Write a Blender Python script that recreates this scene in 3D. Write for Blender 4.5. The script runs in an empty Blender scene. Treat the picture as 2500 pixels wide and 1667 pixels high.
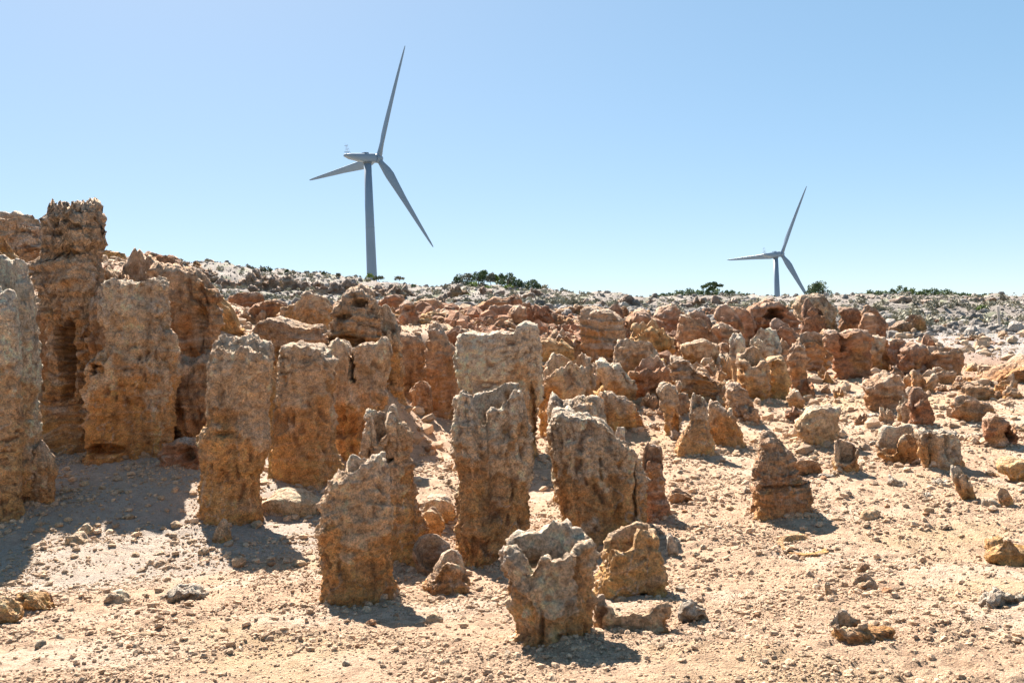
import bpy, math, random
import numpy as np
from mathutils import Matrix, Vector

# ------------------------------------------------------------------ camera, sky, sun, exposure
sc = bpy.context.scene
COL = sc.collection
F = 2430.0; CX, CY = 1250.0, 833.5; EYE = 1.65
PITCH, ROLL = math.radians(0.5), math.radians(2.3)
fw = Vector((0, math.cos(PITCH), math.sin(PITCH)))
r0 = Vector((1, 0, 0)); u0 = Vector((0, -math.sin(PITCH), math.cos(PITCH)))
up = u0*math.cos(ROLL) + r0*math.sin(ROLL)
rt = r0*math.cos(ROLL) - u0*math.sin(ROLL)
cam = bpy.data.cameras.new('camera'); camo = bpy.data.objects.new('camera', cam); COL.objects.link(camo)
m = Matrix((rt, up, -fw)).transposed().to_4x4(); m.translation = Vector((0, 0, EYE))
camo.matrix_world = m
cam.sensor_width = 36; cam.lens = 36*F/2500; cam.clip_start = 0.05; cam.clip_end = 6000
sc.camera = camo

SUN_EL, SUN_AZ = math.radians(45), math.radians(-21)      # azimuth from +Y towards +X
world = bpy.data.worlds.new("World"); sc.world = world; world.use_nodes = True
nt = world.node_tree; nt.nodes.clear()
sky = nt.nodes.new('ShaderNodeTexSky'); sky.sky_type = 'NISHITA'; sky.sun_disc = False
sky.sun_elevation = SUN_EL; sky.sun_rotation = SUN_AZ
sky.altitude = 0; sky.air_density = 0.6; sky.dust_density = 0.3; sky.ozone_density = 1.2
bg = nt.nodes.new('ShaderNodeBackground'); bg.inputs['Strength'].default_value = 0.101
wo = nt.nodes.new('ShaderNodeOutputWorld')
gm = nt.nodes.new('ShaderNodeGamma'); gm.inputs[1].default_value = 0.45      # a flatter, paler sky, the same in all directions
nt.links.new(sky.outputs[0], gm.inputs[0]); hsn = nt.nodes.new('ShaderNodeHueSaturation'); hsn.inputs['Saturation'].default_value = 1.72; hsn.inputs['Hue'].default_value = .490
nt.links.new(gm.outputs[0], hsn.inputs['Color']); nt.links.new(hsn.outputs[0], bg.inputs[0]); nt.links.new(bg.outputs[0], wo.inputs[0])
sun = bpy.data.lights.new('sun', 'SUN'); sun.energy = 4.2; sun.angle = math.radians(0.53); sun.color = (1.0, 0.93, 0.85)
suno = bpy.data.objects.new('sun', sun); COL.objects.link(suno)
sdir = Vector((math.sin(SUN_AZ)*math.cos(SUN_EL), math.cos(SUN_AZ)*math.cos(SUN_EL), math.sin(SUN_EL)))
suno.rotation_euler = sdir.to_track_quat('Z', 'Y').to_euler()
vs = sc.view_settings; vs.view_transform = 'Standard'; vs.look = 'None'; vs.gamma = 1; vs.use_curve_mapping = False
sc.display_settings.display_device = 'sRGB'
vs.exposure = 2.08
sc.cycles.max_bounces = 8; sc.cycles.diffuse_bounces = 6; sc.cycles.glossy_bounces = 2
try: sc.cycles.use_denoising = True
except Exception: pass

# ------------------------------------------------------------------ numeric helpers
rng = np.random.default_rng(7)
random.seed(7)
_perm = np.random.default_rng(3).permutation(256).astype(np.int64); _perm = np.concatenate([_perm, _perm, _perm])
_g = np.random.default_rng(4).normal(size=(256, 3)); _g /= np.linalg.norm(_g, axis=1)[:, None]
_g = _g.astype(np.float32)
def noise(P, f=1.0, off=0.0):
    """gradient noise, about -1..1, P is (N,3); f a number or a triple"""
    P = (P*np.asarray(f) + off).astype(np.float32)
    I = np.floor(P).astype(np.int64); t = P - I
    u = t*t*t*(t*(t*6-15)+10); I &= 255
    out = 0
    for dx in (0, 1):
        a = _perm[I[:, 0]+dx]; wx = u[:, 0] if dx else 1-u[:, 0]
        for dy in (0, 1):
            b = _perm[a+I[:, 1]+dy]; wy = u[:, 1] if dy else 1-u[:, 1]
            for dz in (0, 1):
                h = _perm[b+I[:, 2]+dz]; wz = u[:, 2] if dz else 1-u[:, 2]
                g = _g[h & 255]
                dot = g[:, 0]*(t[:, 0]-dx) + g[:, 1]*(t[:, 1]-dy) + g[:, 2]*(t[:, 2]-dz)
                out = out + wx*wy*wz*dot
    return out*1.7
def fbm(P, f=1.0, n=4, off=0.0, gain=.5):
    s = 0; a = 1.0; f = np.asarray(f, dtype=float)
    for k in range(n):
        s = s + a*noise(P, f*2.03**k, off+17.3*k); a *= gain
    return s
def sst(a, b, x):
    t = np.clip((x-a)/(b-a), 0, 1); return t*t*(3-2*t)
def worley(P):
    """distance gap F2-F1 (small on the cell borders)"""
    I = np.floor(P).astype(np.int64); f1 = np.full(len(P), 9.); f2 = np.full(len(P), 9.)
    for dx in (-1, 0, 1):
        for dy in (-1, 0, 1):
            for dz in (-1, 0, 1):
                J = I + (dx, dy, dz); K = J & 255
                h = _perm[_perm[_perm[K[:, 0]]+K[:, 1]]+K[:, 2]] & 255
                C = J + .5 + .45*_g[h]
                dd = np.linalg.norm(P-C, axis=1)
                f2 = np.where(dd < f1, f1, np.minimum(f2, dd)); f1 = np.minimum(f1, dd)
    return f2-f1

RT = np.array(rt); UP = np.array(up); FW = np.array(fw)
def ray(px, py):
    d = FW + (px-CX)/F*RT + (CY-py)/F*UP
    return d[0]/d[1], d[2]/d[1]
def at(px, py, d):
    a, b = ray(px, py); return a*d, EYE + b*d

# ------------------------------------------------------------------ the lie of the land: height by bearing and distance
_back = lambda zr: [(130, zr-.8), (200, zr*.6), (344, 0), (544, -20), (3200, -60)]
TABLE = {
 -700: [(0,0),(8,0),(14,.1),(17,.3),(19,3.0),(30,5.0),(45,6.5),(110,14)],
 0:    [(0,0),(8,0),(13,.03),(17,.2),(18.6,3.2),(21,3.5),(30,5.0),(45,6.4),(110,13.6)],
 300:  [(0,0),(8,0),(13,.03),(17,.15),(18.8,2.9),(21,3.5),(30,4.9),(35,5.3),(45,6.0),(110,13.2)],
 450:  [(0,0),(8,0),(13,.03),(17.4,.15),(19,2.4),(22,2.9),(30,3.9),(45,4.7),(70,7.0),(88,9.1),(95,11.4),(110,12.9)],
 600:  [(0,0),(8,0),(13,.03),(17.2,.15),(18.8,2.0),(25,2.6),(35,3.4),(45,4.0),(70,6),(88,8.2),(95,10.3),(110,11.9)],
 850:  [(0,0),(8,0),(12,.08),(15.6,.15),(16.6,1.75),(18,1.95),(30,2.9),(45,3.9),(70,5.3),(88,7.2),(95,8.7),(110,10.6)],
 1050: [(0,0),(8,0),(12,.08),(15,.15),(19,.3),(20,2.05),(22,2.3),(30,2.8),(45,3.6),(70,5),(90,6.6),(110,8.75)],
 1180: [(0,0),(8,0),(12,.1),(14,.2),(17,.9),(19.5,1.9),(22,2.25),(30,2.8),(45,3.5),(70,4.9),(90,6.7),(110,9.6)],
 1300: [(0,0),(8,0),(11,.1),(13.5,.3),(16,.8),(19,1.5),(22,2.0),(30,2.6),(45,3.4),(70,4.7),(90,6.2),(110,8.3)],
 1400: [(0,0),(8,.02),(11,.12),(13,.3),(15.5,.75),(18,1.2),(22,1.7),(30,2.35),(45,3.3),(70,4.6),(90,5.7),(97,6.6),(110,7.5)],
 1600: [(0,0),(7,.02),(10,.15),(12,.3),(15,.65),(20,1.2),(30,2.0),(45,3.0),(70,4.2),(90,5.1),(97,6.1),(110,6.95)],
 1900: [(0,0),(6,.0),(10,.18),(15,.42),(20,.75),(30,1.4),(45,2.5),(70,3.9),(110,6.4)],
 2200: [(0,0),(6,.0),(10,.18),(20,.65),(30,1.12),(45,1.95),(70,3.4),(110,6.0)],
 2500: [(0,0),(6,.0),(10,.18),(20,.65),(30,1.15),(45,1.8),(70,3.1),(110,5.35)],
 3200: [(0,0),(6,.0),(10,.18),(20,.65),(30,1.15),(45,1.7),(70,2.9),(110,4.9)],
}
def near_left(px): return float(np.interp(px, [0, 450, 600, 900, 1250], [.78, .78, .84, .84, 1]))
for _p in list(TABLE):
    s = near_left(_p); rows = []
    for (d_, z_) in TABLE[_p]:
        if d_ < 11.5: continue
        if s < 1 and d_ <= 30:
            s2 = s if d_ < 23 else s + (1-s)*(d_-23)/7.; rows.append((d_*s2, EYE+(z_-EYE)*s2))
        else: rows.append((d_, z_))
    near = [(0, .3), (4, .3), (8, -.08), (10.2, .03)] if _p < 1500 else [(0, .3), (4, .3), (7, .05), (10, .16)]
    if _p < 500: near = [(0, .3), (4, .3), (8, -.08), (9.4, .02), (11.6, .5)]
    TABLE[_p] = near + [r for r in rows if r[0] > near[-1][0]+.4]
_pxs = sorted(TABLE); _D = np.concatenate([np.linspace(0, 60, 241), np.linspace(60.5, 140, 160), np.geomspace(145, 3200, 60)])
_U = np.array([ray(p, 850)[0] for p in _pxs])
_Z = np.array([np.interp(_D, *zip(*(TABLE[p]+_back(TABLE[p][-1][1])))) for p in _pxs])
_k = np.ones(5)/5
_uf = np.linspace(_U[0], _U[-1], 240)
_ZF = np.array([np.interp(_uf, _U, _Z[:, j]) for j in range(len(_D))]).T
_ZF = np.apply_along_axis(lambda v: np.convolve(np.pad(v, 6, 'edge'), np.ones(13)/13, 'valid'), 0, _ZF)
def ground(x, y):
    x = np.atleast_1d(np.asarray(x, float)); y = np.atleast_1d(np.asarray(y, float))
    r = np.hypot(x, y); phi = np.arctan2(x, y)
    lim = .6
    d = np.where(np.abs(phi) < lim, y, r*math.cos(lim)); u = np.tan(np.clip(phi, -lim, lim))
    d = np.clip(d, 0, 3199)
    iu = np.clip((u-_uf[0])/(_uf[1]-_uf[0]), 0, 238.999); i = iu.astype(int); fu = iu-i
    j = np.clip(np.searchsorted(_D, d)-1, 0, len(_D)-2); fd = (d-_D[j])/(_D[j+1]-_D[j])
    z = (_ZF[i, j]*(1-fd)+_ZF[i, j+1]*fd)*(1-fu) + (_ZF[i+1, j]*(1-fd)+_ZF[i+1, j+1]*fd)*fu
    back = sst(math.radians(60), math.radians(110), np.abs(phi))
    return z*(1-back)
_dd = np.geomspace(2.5, 300, 6000)
def hit(px, py):
    a, b = ray(px, py)
    g = ground(a*_dd, _dd); below = (EYE + b*_dd) < g
    k = int(np.argmax(below)) if below.any() else len(_dd)-1
    return float(_dd[k])
def gz(x, y): return float(ground(x, y)[0])
APRON = []
def ground_full(x, y):
    x = np.atleast_1d(x); y = np.atleast_1d(y)
    z = ground(x, y); P = np.stack([x, y, 0*x], 1); r = np.hypot(x, y)
    k = sst(1, 4, r)*0+1
    z = z + .035*fbm(P, .55, 2) + .02*fbm(P, 2.2, 3, 31.)
    crust = noise(P, (5.5, 8.0, 1), 9.)                      # small broken crust steps
    z = z + .016*sst(-.05, .12, crust)*sst(-.4, .3, noise(P, .8, 77.)) + .009*noise(P, 16, 5.)
    for (ax_, ay_, aw, ad, hh) in APRON:                    # sand drifted up against the feet of the rocks
        mk = (np.abs(x-ax_) < aw+.6) & (np.abs(y-ay_) < ad+.6)
        if mk.any():
            e = np.maximum(np.hypot((x[mk]-ax_)/aw, (y[mk]-ay_)/ad)-1, 0)*min(aw, ad)
            z[mk] = np.maximum(z[mk], z[mk]+hh*np.exp(-(e/.10)**1.2)*(.7+.5*noise(P[mk], 4, 66.)))
    far = sst(14, 30, r); z = z + far*(.22*fbm(P, .35, 4, 12.) )
    far2 = sst(40, 70, r)*(1-sst(150, 300, r)); z = z + far2*(.55*fbm(P, .22, 4, 3.)-.12)
    return z

# ------------------------------------------------------------------ object helpers
def link_mesh(name, verts, faces, mat, parent=None, smooth=True, col=None):
    me = bpy.data.meshes.new(name)
    if isinstance(faces, np.ndarray):
        n, k = faces.shape
        me.vertices.add(len(verts)); me.vertices.foreach_set('co', np.asarray(verts, np.float32).ravel())
        me.loops.add(n*k); me.loops.foreach_set('vertex_index', faces.astype(np.int32).ravel())
        me.polygons.add(n); me.polygons.foreach_set('loop_start', np.arange(0, n*k, k, dtype=np.int32))
        me.polygons.foreach_set('loop_total', np.full(n, k, np.int32))
    else:
        me.from_pydata([tuple(v) for v in verts], [], faces)
    if smooth is True: me.polygons.foreach_set('use_smooth', np.ones(len(me.polygons), bool))
    if col is not None:
        a = me.color_attributes.new('Col', 'FLOAT_COLOR', 'POINT')
        c4 = np.ones((len(verts), 4), np.float32); c4[:, :3] = col; a.data.foreach_set('color', c4.ravel())
    me.update(); me.validate()
    if mat: me.materials.append(mat)
    o = bpy.data.objects.new(name, me); COL.objects.link(o)
    if parent: o.parent = parent
    return o
def tag(o, label, cat, group=None):
    o['label'] = label; o['category'] = cat
    o['kind'] = 'thing'
    if group: o['group'] = group
    return o
def empty(name, loc, label, cat, group=None):
    o = bpy.data.objects.new(name, None); COL.objects.link(o); o.location = loc
    return tag(o, label, cat, group)

# ------------------------------------------------------------------ materials
def nodemat(name):
    mt = bpy.data.materials.new(name); mt.use_nodes = True; t = mt.node_tree
    b = t.nodes['Principled BSDF']; return mt, t, b
def N(t, kind, **kw):
    n = t.nodes.new(kind)
    for k, v in kw.items():
        if k in n.inputs: n.inputs[k].default_value = v
        else: setattr(n, k, v)
    return n
def rock_material(name, scale=1.0, rough=.93, use_col=True, base=(.4,.3,.2), bump=1.0, mottling=.5, rand=0.0):
    mt, t, b = nodemat(name); L = t.links.new
    b.inputs['Roughness'].default_value = rough; b.inputs['Specular IOR Level'].default_value = .25
    geo = N(t, 'ShaderNodeNewGeometry')
    pos = geo.outputs['Position']
    if use_col:
        c = N(t, 'ShaderNodeVertexColor', layer_name='Col').outputs[0]
    else:
        c = N(t, 'ShaderNodeRGB'); c.outputs[0].default_value = (*base, 1); c = c.outputs[0]
    n1 = N(t, 'ShaderNodeTexNoise', Scale=9*scale, Detail=8, Roughness=.68); L(pos, n1.inputs['Vector'])
    n2 = N(t, 'ShaderNodeTexNoise', Scale=70*scale, Detail=6, Roughness=.75); L(pos, n2.inputs['Vector'])
    r1 = N(t, 'ShaderNodeMapRange'); L(n1.outputs[0], r1.inputs[0])
    r1.inputs[1].default_value = .36; r1.inputs[2].default_value = .64; r1.inputs[3].default_value = 1-mottling*.25; r1.inputs[4].default_value = 1+mottling*.25
    r2 = N(t, 'ShaderNodeMapRange'); L(n2.outputs[0], r2.inputs[0])
    r2.inputs[1].default_value = .38; r2.inputs[2].default_value = .62; r2.inputs[3].default_value = 1-mottling*.75; r2.inputs[4].default_value = 1+mottling*.65
    mu = N(t, 'ShaderNodeMath', operation='MULTIPLY'); L(r1.outputs[0], mu.inputs[0]); L(r2.outputs[0], mu.inputs[1])
    last = mu.outputs[0]
    if rand:
        oi = N(t, 'ShaderNodeObjectInfo'); rr = N(t, 'ShaderNodeMapRange'); L(oi.outputs['Random'], rr.inputs[0])
        rr.inputs[3].default_value = 1-rand; rr.inputs[4].default_value = 1+rand
        m2 = N(t, 'ShaderNodeMath', operation='MULTIPLY'); L(last, m2.inputs[0]); L(rr.outputs[0], m2.inputs[1]); last = m2.outputs[0]
    vm = N(t, 'ShaderNodeVectorMath', operation='SCALE'); L(c, vm.inputs[0]); L(last, vm.inputs['Scale'])
    L(vm.outputs[0], b.inputs['Base Color'])
    # bump: three sizes of roughness plus pits
    n3 = N(t, 'ShaderNodeTexNoise', Scale=22*scale, Detail=9, Roughness=.72); L(pos, n3.inputs['Vector'])
    vo = N(t, 'ShaderNodeTexVoronoi', Scale=34*scale); L(pos, vo.inputs['Vector'])
    ad = N(t, 'ShaderNodeMath', operation='MULTIPLY_ADD'); L(n3.outputs[0], ad.inputs[0]); ad.inputs[1].default_value = 1.6; 
    vv = N(t, 'ShaderNodeMath', operation='MULTIPLY'); L(vo.outputs['Distance'], vv.inputs[0]); vv.inputs[1].default_value = .45; L(vv.outputs[0], ad.inputs[2])
    bp = N(t, 'ShaderNodeBump', Strength=1.0*bump, Distance=.06/scale); L(ad.outputs[0], bp.inputs['Height'])
    L(bp.outputs[0], b.inputs['Normal'])
    return mt
M_rock = rock_material('weathered_limestone', 1.0, bump=1.0)
M_far = rock_material('far_limestone', .25, bump=1.0)
M_pebble = rock_material('pebble_stone', 2.0, use_col=False, base=(.50,.345,.22), bump=.6, rand=.3)
M_greyrub = rock_material('grey_rubble', .5, use_col=False, base=(.35,.305,.26), bump=.8, rand=.5)
def flat_mat(name, c, rough=.5, noise_s=None, amt=.15, metallic=0):
    mt, t, b = nodemat(name); b.inputs['Roughness'].default_value = rough; b.inputs['Metallic'].default_value = metallic
    L = t.links.new; geo = N(t, 'ShaderNodeNewGeometry')
    n1 = N(t, 'ShaderNodeTexNoise', Scale=noise_s or .3, Detail=5); L(geo.outputs['Position'], n1.inputs['Vector'])
    r = N(t, 'ShaderNodeMapRange'); L(n1.outputs[0], r.inputs[0]); r.inputs[1].default_value = .3; r.inputs[2].default_value = .7
    r.inputs[3].default_value = 1-amt; r.inputs[4].default_value = 1+amt
    vm = N(t, 'ShaderNodeVectorMath', operation='SCALE'); vm.inputs[0].default_value = c; L(r.outputs[0], vm.inputs['Scale'])
    L(vm.outputs[0], b.inputs['Base Color']); return mt
M_shaded_paint = flat_mat('turbine_shaded_paint', (.17,.235,.305), .45, .15, .06)  # off-white paint darkened to blue-grey: backlit shade put into the base colour
M_paint2 = flat_mat('turbine_seam_steel', (.12,.14,.16), .5, .3, .1)
M_metal = flat_mat('mast_steel', (.3,.3,.32), .4, 1, .1, .6)
M_wood = flat_mat('bleached_wood', (.48,.42,.35), .85, 6, .3)
def leaf_mat(name, c, rough=.7):
    mt, t, b = nodemat(name); L = t.links.new; b.inputs['Roughness'].default_value = rough
    b.inputs['Specular IOR Level'].default_value = .3; b.inputs['Subsurface Weight'].default_value = 0
    vc = N(t, 'ShaderNodeVertexColor', layer_name='Col'); L(vc.outputs[0], b.inputs['Base Color'])
    return mt
M_leaf = leaf_mat('shrub_leaves', None)
M_bark = flat_mat('shrub_bark', (.16,.13,.11), .9, 5, .3)

# ------------------------------------------------------------------ ground
def build_ground():
    a1 = np.radians(31.5)
    fine = np.linspace(-a1, a1, 770)
    side = np.radians(np.linspace(33, 180, 60))
    A = np.concatenate([-side[::-1], fine, side[:-1]]); 
    R = np.concatenate([[.0, .8, 1.8, 2.8], np.geomspace(3.6, 10.5, 270), np.geomspace(10.55, 26, 130), np.geomspace(26.3, 118, 150), np.geomspace(122, 3100, 26)])
    na, nr = len(A), len(R)
    AA, RR = np.meshgrid(A, R, indexing='ij')
    AA = AA + 0; x = (RR*np.sin(AA)).ravel(); y = (RR*np.cos(AA)).ravel()
    z = ground_full(x, y)
    V = np.stack([x, y, z], 1)
    i = np.arange(na); j = np.arange(nr-1)
    ii, jj = np.meshgrid(i, j, indexing='ij'); i2 = (ii+1) % na
    q = np.stack([ii*nr+jj, i2*nr+jj, i2*nr+jj+1, ii*nr+jj+1], -1).reshape(-1, 4)[:, ::-1]
    # colour of the soil itself: sand, paler crust, reddish and grey ground
    P = np.stack([x, y, 0*x], 1); r = np.hypot(x, y); u = x/np.maximum(y, .5)
    sand = np.array([.545, .36, .228]); pale = np.array([.615, .45, .32]); grav = np.array([.35, .22, .135]); grey = np.array([.22, .185, .155]); red = np.array([.36, .21, .135])
    c = np.repeat(sand[None], len(x), 0)
    def mix(c, t, w): return c*(1-w[:, None]) + np.array(t)*w[:, None]
    c = mix(c, pale, sst(-.1, .5, fbm(P, .9, 3, 3.))*.8)
    c = mix(c, grav, sst(.0, .5, fbm(P, 7, 3, 8.))*.7)
    c = mix(c, (.50, .34, .17), sst(.15, .6, fbm(P, .5, 3, 21.))*.5)
    w = sst(11.5, 9.5, np.hypot((x+4.6)/1.0, (y-10.5)/1.0)*3.2)          # bluish rubble patch among the left columns
    c = mix(c, (.43, .355, .285), w*(.75+.25*noise(P, 3, 5.)))
    c = mix(c, red, sst(15, 26, r)*sst(-.2, .5, fbm(P, .25, 3, 40.))*.8)
    far = sst(33, 48, r + 7*noise(P, .12, 2.) + 6*sst(.25, .5, u))
    cg = mix(np.repeat(grey[None], len(x), 0), (.30, .255, .215), sst(.0, .45, fbm(P, .35, 4, 9.)))
    cg = mix(cg, (.17, .18, .10), sst(.25, .6, fbm(P, .5, 4, 60.))*.8)
    c = c*(1-far[:, None]) + cg*far[:, None]
    pth = sst(.5, .15, np.abs(u-.50+.0016*(y-45)))*sst(24, 28, y)*sst(48, 40, y)*.6
    c = mix(c, (.36, .34, .33), pth)
    c = np.clip(c*(1+.12*noise(P, 14, 2.))[:, None], 0.02, 1)
    o = link_mesh('ground', V, q, rock_material('sandy_ground', 2.2, mottling=.5, bump=1.0), col=c)
    o['kind'] = 'structure'

# ------------------------------------------------------------------ rocks
def pts(s):
    return np.array([[float(v) for v in p.split(',')] for p in s.split()])
STYLE = {  # main, low, crust, crust amount, strata, crack, flute, lump
 'tan':   dict(main=(0.748,0.394,0.166), low=(0.796,0.378,0.119), crust=(0.717,0.532,0.359), ca=.6, strata=.4, crack=.4, flute=1.0, lump=.9),
 'grey':  dict(main=(0.724,0.414,0.198), low=(0.796,0.396,0.134), crust=(0.739,0.576,0.407), ca=.72, strata=.2, crack=.5, flute=1.6, lump=.9),
 'pale':  dict(main=(0.82,0.509,0.28), low=(0.796,0.425,0.168), crust=(0.82,0.651,0.466), ca=.8, strata=.15, crack=1.2, flute=.4, lump=.5),
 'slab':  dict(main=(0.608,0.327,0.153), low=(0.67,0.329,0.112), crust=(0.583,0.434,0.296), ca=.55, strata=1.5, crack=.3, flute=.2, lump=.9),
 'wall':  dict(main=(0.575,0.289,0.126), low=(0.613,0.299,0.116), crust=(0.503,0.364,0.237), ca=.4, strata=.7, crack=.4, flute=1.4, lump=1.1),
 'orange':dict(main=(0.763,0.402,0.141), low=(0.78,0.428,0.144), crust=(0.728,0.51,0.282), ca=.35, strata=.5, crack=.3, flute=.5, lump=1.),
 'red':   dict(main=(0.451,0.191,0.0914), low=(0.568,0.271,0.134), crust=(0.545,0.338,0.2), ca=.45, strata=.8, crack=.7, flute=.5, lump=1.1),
 'brown': dict(main=(0.553,0.283,0.139), low=(0.599,0.311,0.134), crust=(0.603,0.415,0.262), ca=.5, strata=.8, crack=.5, flute=.6, lump=1.),
 'sand':  dict(main=(0.763,0.51,0.292), low=(0.737,0.487,0.254), crust=(0.809,0.618,0.418), ca=.5, strata=.2, crack=.3, flute=.2, lump=1.),
 'stone': dict(main=(0.67,0.457,0.272), low=(0.689,0.452,0.264), crust=(0.717,0.553,0.388), ca=.5, strata=.1, crack=.4, flute=0, lump=1.5),
 'greyst':dict(main=(0.601,0.457,0.31), low=(0.653,0.438,0.264), crust=(0.624,0.52,0.398), ca=.8, strata=.1, crack=.4, flute=0, lump=1.5),
 'far':   dict(main=(.36,.25,.185), low=(.38,.29,.22), crust=(.42,.33,.27), ca=.6, strata=1.2, crack=.6, flute=.6, lump=1.),
}
TRI = [0]
def displace_colour(V, nrm, z0, H, W, st, seed, sp, extra=None, kdisp=1.0, dist=6.0):
    """V (N,3) vertices, nrm outward normals; returns displaced vertices and base colours"""
    rs = np.random.default_rng(seed); o = rs.uniform(0, 200, 3)
    sf = max(1.0, (dist/9.0)**.85); Wr = W; W = W/sf; H2 = H/sf       # coarser relief on rocks of coarser beds
    P = V/sf + o; S = max(.34, min(W, H2)**.5*.58)                  # relief grows slowly with size
    t = np.clip((V[:, 2]-z0)/H, 0, 1)
    D = 0; nr_ = 1.0 if dist > 11 else .62
    D = D + st['lump']*(.055*S*fbm(P, 1.6/max(W, .18), 2, 1.) + .045*S*fbm(P, 4.2/max(W, .18), 2, 5.))
    warp = noise(P, .9/max(W, .3), 7.)*.35*W**.5 + noise(P, 3/max(W, .3), 8.)*.05
    fl = noise(P, (9/S**.5*.55, 9/S**.5*.55, 1.1), 11.)
    rib = np.minimum(np.abs(noise(P+.03*noise(P, 5, 6.)[:, None], (7.5, 7.5, .8), 12.)), .5); rib2 = np.minimum(np.abs(noise(P, (17, 17, 2.0), 14.)), .45)
    D = D + st['flute']*S*(.025*fl + .24*min(1, nr_+.1)*(np.minimum(rib, .26)-.17)*sst(-.4, .2, noise(P, 1.6, 16.)) + .075*(np.minimum(rib2, .24)-.15))
    zz = np.stack([P[:, 0]*.35, P[:, 1]*.35, (P[:, 2]+warp*.35)*(7.0 if W < 1 else 5.2)], 1)
    b1 = noise(zz, 1, 2.); b2 = noise(zz, 2.3, 9.)
    lip = np.clip(1-np.abs(b1)*7, 0, 1)**2; lip2 = np.clip(1-np.abs(b2)*6, 0, 1)**2
    msk = sst(-.3, .35, noise(P, 1.7/max(W, .3), 19.))
    D = D + st['strata']*S*(.05*b1*msk + .045*lip*msk + .022*lip2*(.3+.7*msk))
    k1 = np.clip(1-np.abs(noise(P+.04*noise(P, 9, 3.)[:, None], (4.2, 4.2, 3.0), 23.))*15, 0, 1)*sst(-.25, .2, noise(P, 1.3, 29.))
    D = D - st['crack']*.035*S*k1
    if st['crack'] > 1:
        wv = worley((P+.07*noise(P, 5, 1.)[:, None])*(4.6, 4.6, 5.8)); k2 = np.clip(1-wv*14, 0, 1)*sst(.3, .75, t+.4*noise(P, 1.2, 4.))*sst(-.15, .25, noise(P, 2.6, 14.))
        D = D - .016*k2; k1 = np.maximum(k1, k2*.9)
    # undercut beds: each swells outwards as it rises and is cut back sharply above
    ph = (P[:, 2]+.3*warp)*(9.0 if W < 1 else 6.5)/max(.8, W**.35) + .9*noise(P, 1.1, 81.)
    fl_ = np.floor(ph); sw = (ph-fl_)
    amp = .35+.65*np.clip(noise(np.stack([P[:, 0]*2.2, P[:, 1]*2.2, fl_*3.7], 1), 1, 87.)*1.6+.4, 0, 1.2)
    D = D + st['strata']*.085*S*(sw**2.2*sst(1.0, .93, sw)-.25)*amp
    ck = np.abs(noise(P, 3.6, 93.)); D = D + .10*nr_*S*(np.minimum(ck, .45)-.2)
    ck2 = np.abs(noise(P, 9.5, 97.)); D = D + .040*nr_*S*(np.minimum(ck2, .4)-.2)
    nA = fbm(P, 2.0/max(W, .4)**.6, 3, 61.); nB = fbm(P, 11, 3, 71.)
    crm = t + .38*nA + .14*nB + .10*noise(P, (14, 14, 1.2), 15.)     # a harder crust, standing a little proud, torn off below
    D = D + .045*S*(sst(.54, .575, crm)-.6)*st['ca']
    holes = sst(.30, .42, noise(P, (17, 17, 8) if st['flute'] > .8 else (9, 9, 20), 33.))*sst(-.1, .25, noise(P, 2.2, 35.)); D = D - .05*S**.5*holes*.8
    pits = sst(.32, .62, noise(P, (8, 8, 10), 31.))*sst(.0, .5, noise(P, 1.9, 37.))
    D = D - .085*nr_*S*pits
    rg = 1-np.abs(fbm(P, 7.5, 3, 41.)); D = D + .04*S*(rg-.7) + .022*S**.5*fbm(P, 20, 3, 43.) + .009*noise(P, 60, 47.)
    # net of thin raised root casts
    rt_ = np.clip(1-np.abs(noise(P+.05*noise(P, 7, 2.)[:, None], (8, 8, 3.2), 51.))*17, 0, 1)*sst(-.1, .3, noise(P, 1.5, 53.)); D = D + .03*S*rt_
    D = D*kdisp*sf*min(1.0, .5+.5*W/.3)
    D = D*sst(0, .35, Wr*1.5)
    V2 = V + nrm*D[:, None]
    # colours
    def mix(c, tcol, w): return c*(1-w[:, None]) + np.array(tcol)*w[:, None]
    c = np.repeat(np.array(st['main'])[None], len(V), 0)
    n1 = fbm(P, 2.0/max(W, .4)**.6, 3, 61.); n2 = fbm(P, 4.5, 3, 67.); n3 = fbm(P, 11, 3, 71.)
    c = mix(c, st['low'], sst(.65, .0, t+.35*n1+.12*n2)*.85)
    c = mix(c, (.68, .38, .13), sst(.12, .55, n2+.3*noise(P, 1.2, 5.))*.55*(1-.5*t))
    c = mix(c, (.31, .155, .09), sst(.25, .6, fbm(P, 3, 3, 83.))*.25)
    cr = sst(.50, .60, crm)*st['ca']
    c = mix(c, st['crust'], cr)
    gw = .7*sst(.22, .5, fbm(P, 2.4, 4, 91.) + .25*(t-.5))*.45*min(1, st['ca']+.2)       # blue-grey lichen veil
    c = mix(c, (.40, .32, .24), gw*(.5+.45*sst(-.2, .3, n3)))
    c = mix(c, (.66, .55, .45), np.clip(st['strata']*(lip*msk*.9+lip2*.35)+.8*rt_, 0, .85)*.8)
    c = mix(c, (.82, .68, .53), sst(.78, .98, t+.12*n3+.12*n1)*st['ca']*.7)
    c = mix(c, (.16, .09, .05), np.clip(k1*1.3-.2, 0, 1)*.55*min(1, st['crack']+.2))  # shade of the cracks painted dark into the colour
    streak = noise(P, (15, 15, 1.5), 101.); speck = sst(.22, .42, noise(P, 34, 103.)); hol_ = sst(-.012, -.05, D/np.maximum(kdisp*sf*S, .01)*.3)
    c = mix(c, (.26, .13, .07), np.maximum(speck*.45, holes*.6))  # holes darkened in the colour as inner shade; specks are random tone
    c = np.clip(c*(1+.18*n3+.1*n1+.2*noise(P, 30, 7.)+.28*min(1, st['flute'])*streak)[:, None], .03, .8)
    return V2, c

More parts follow.
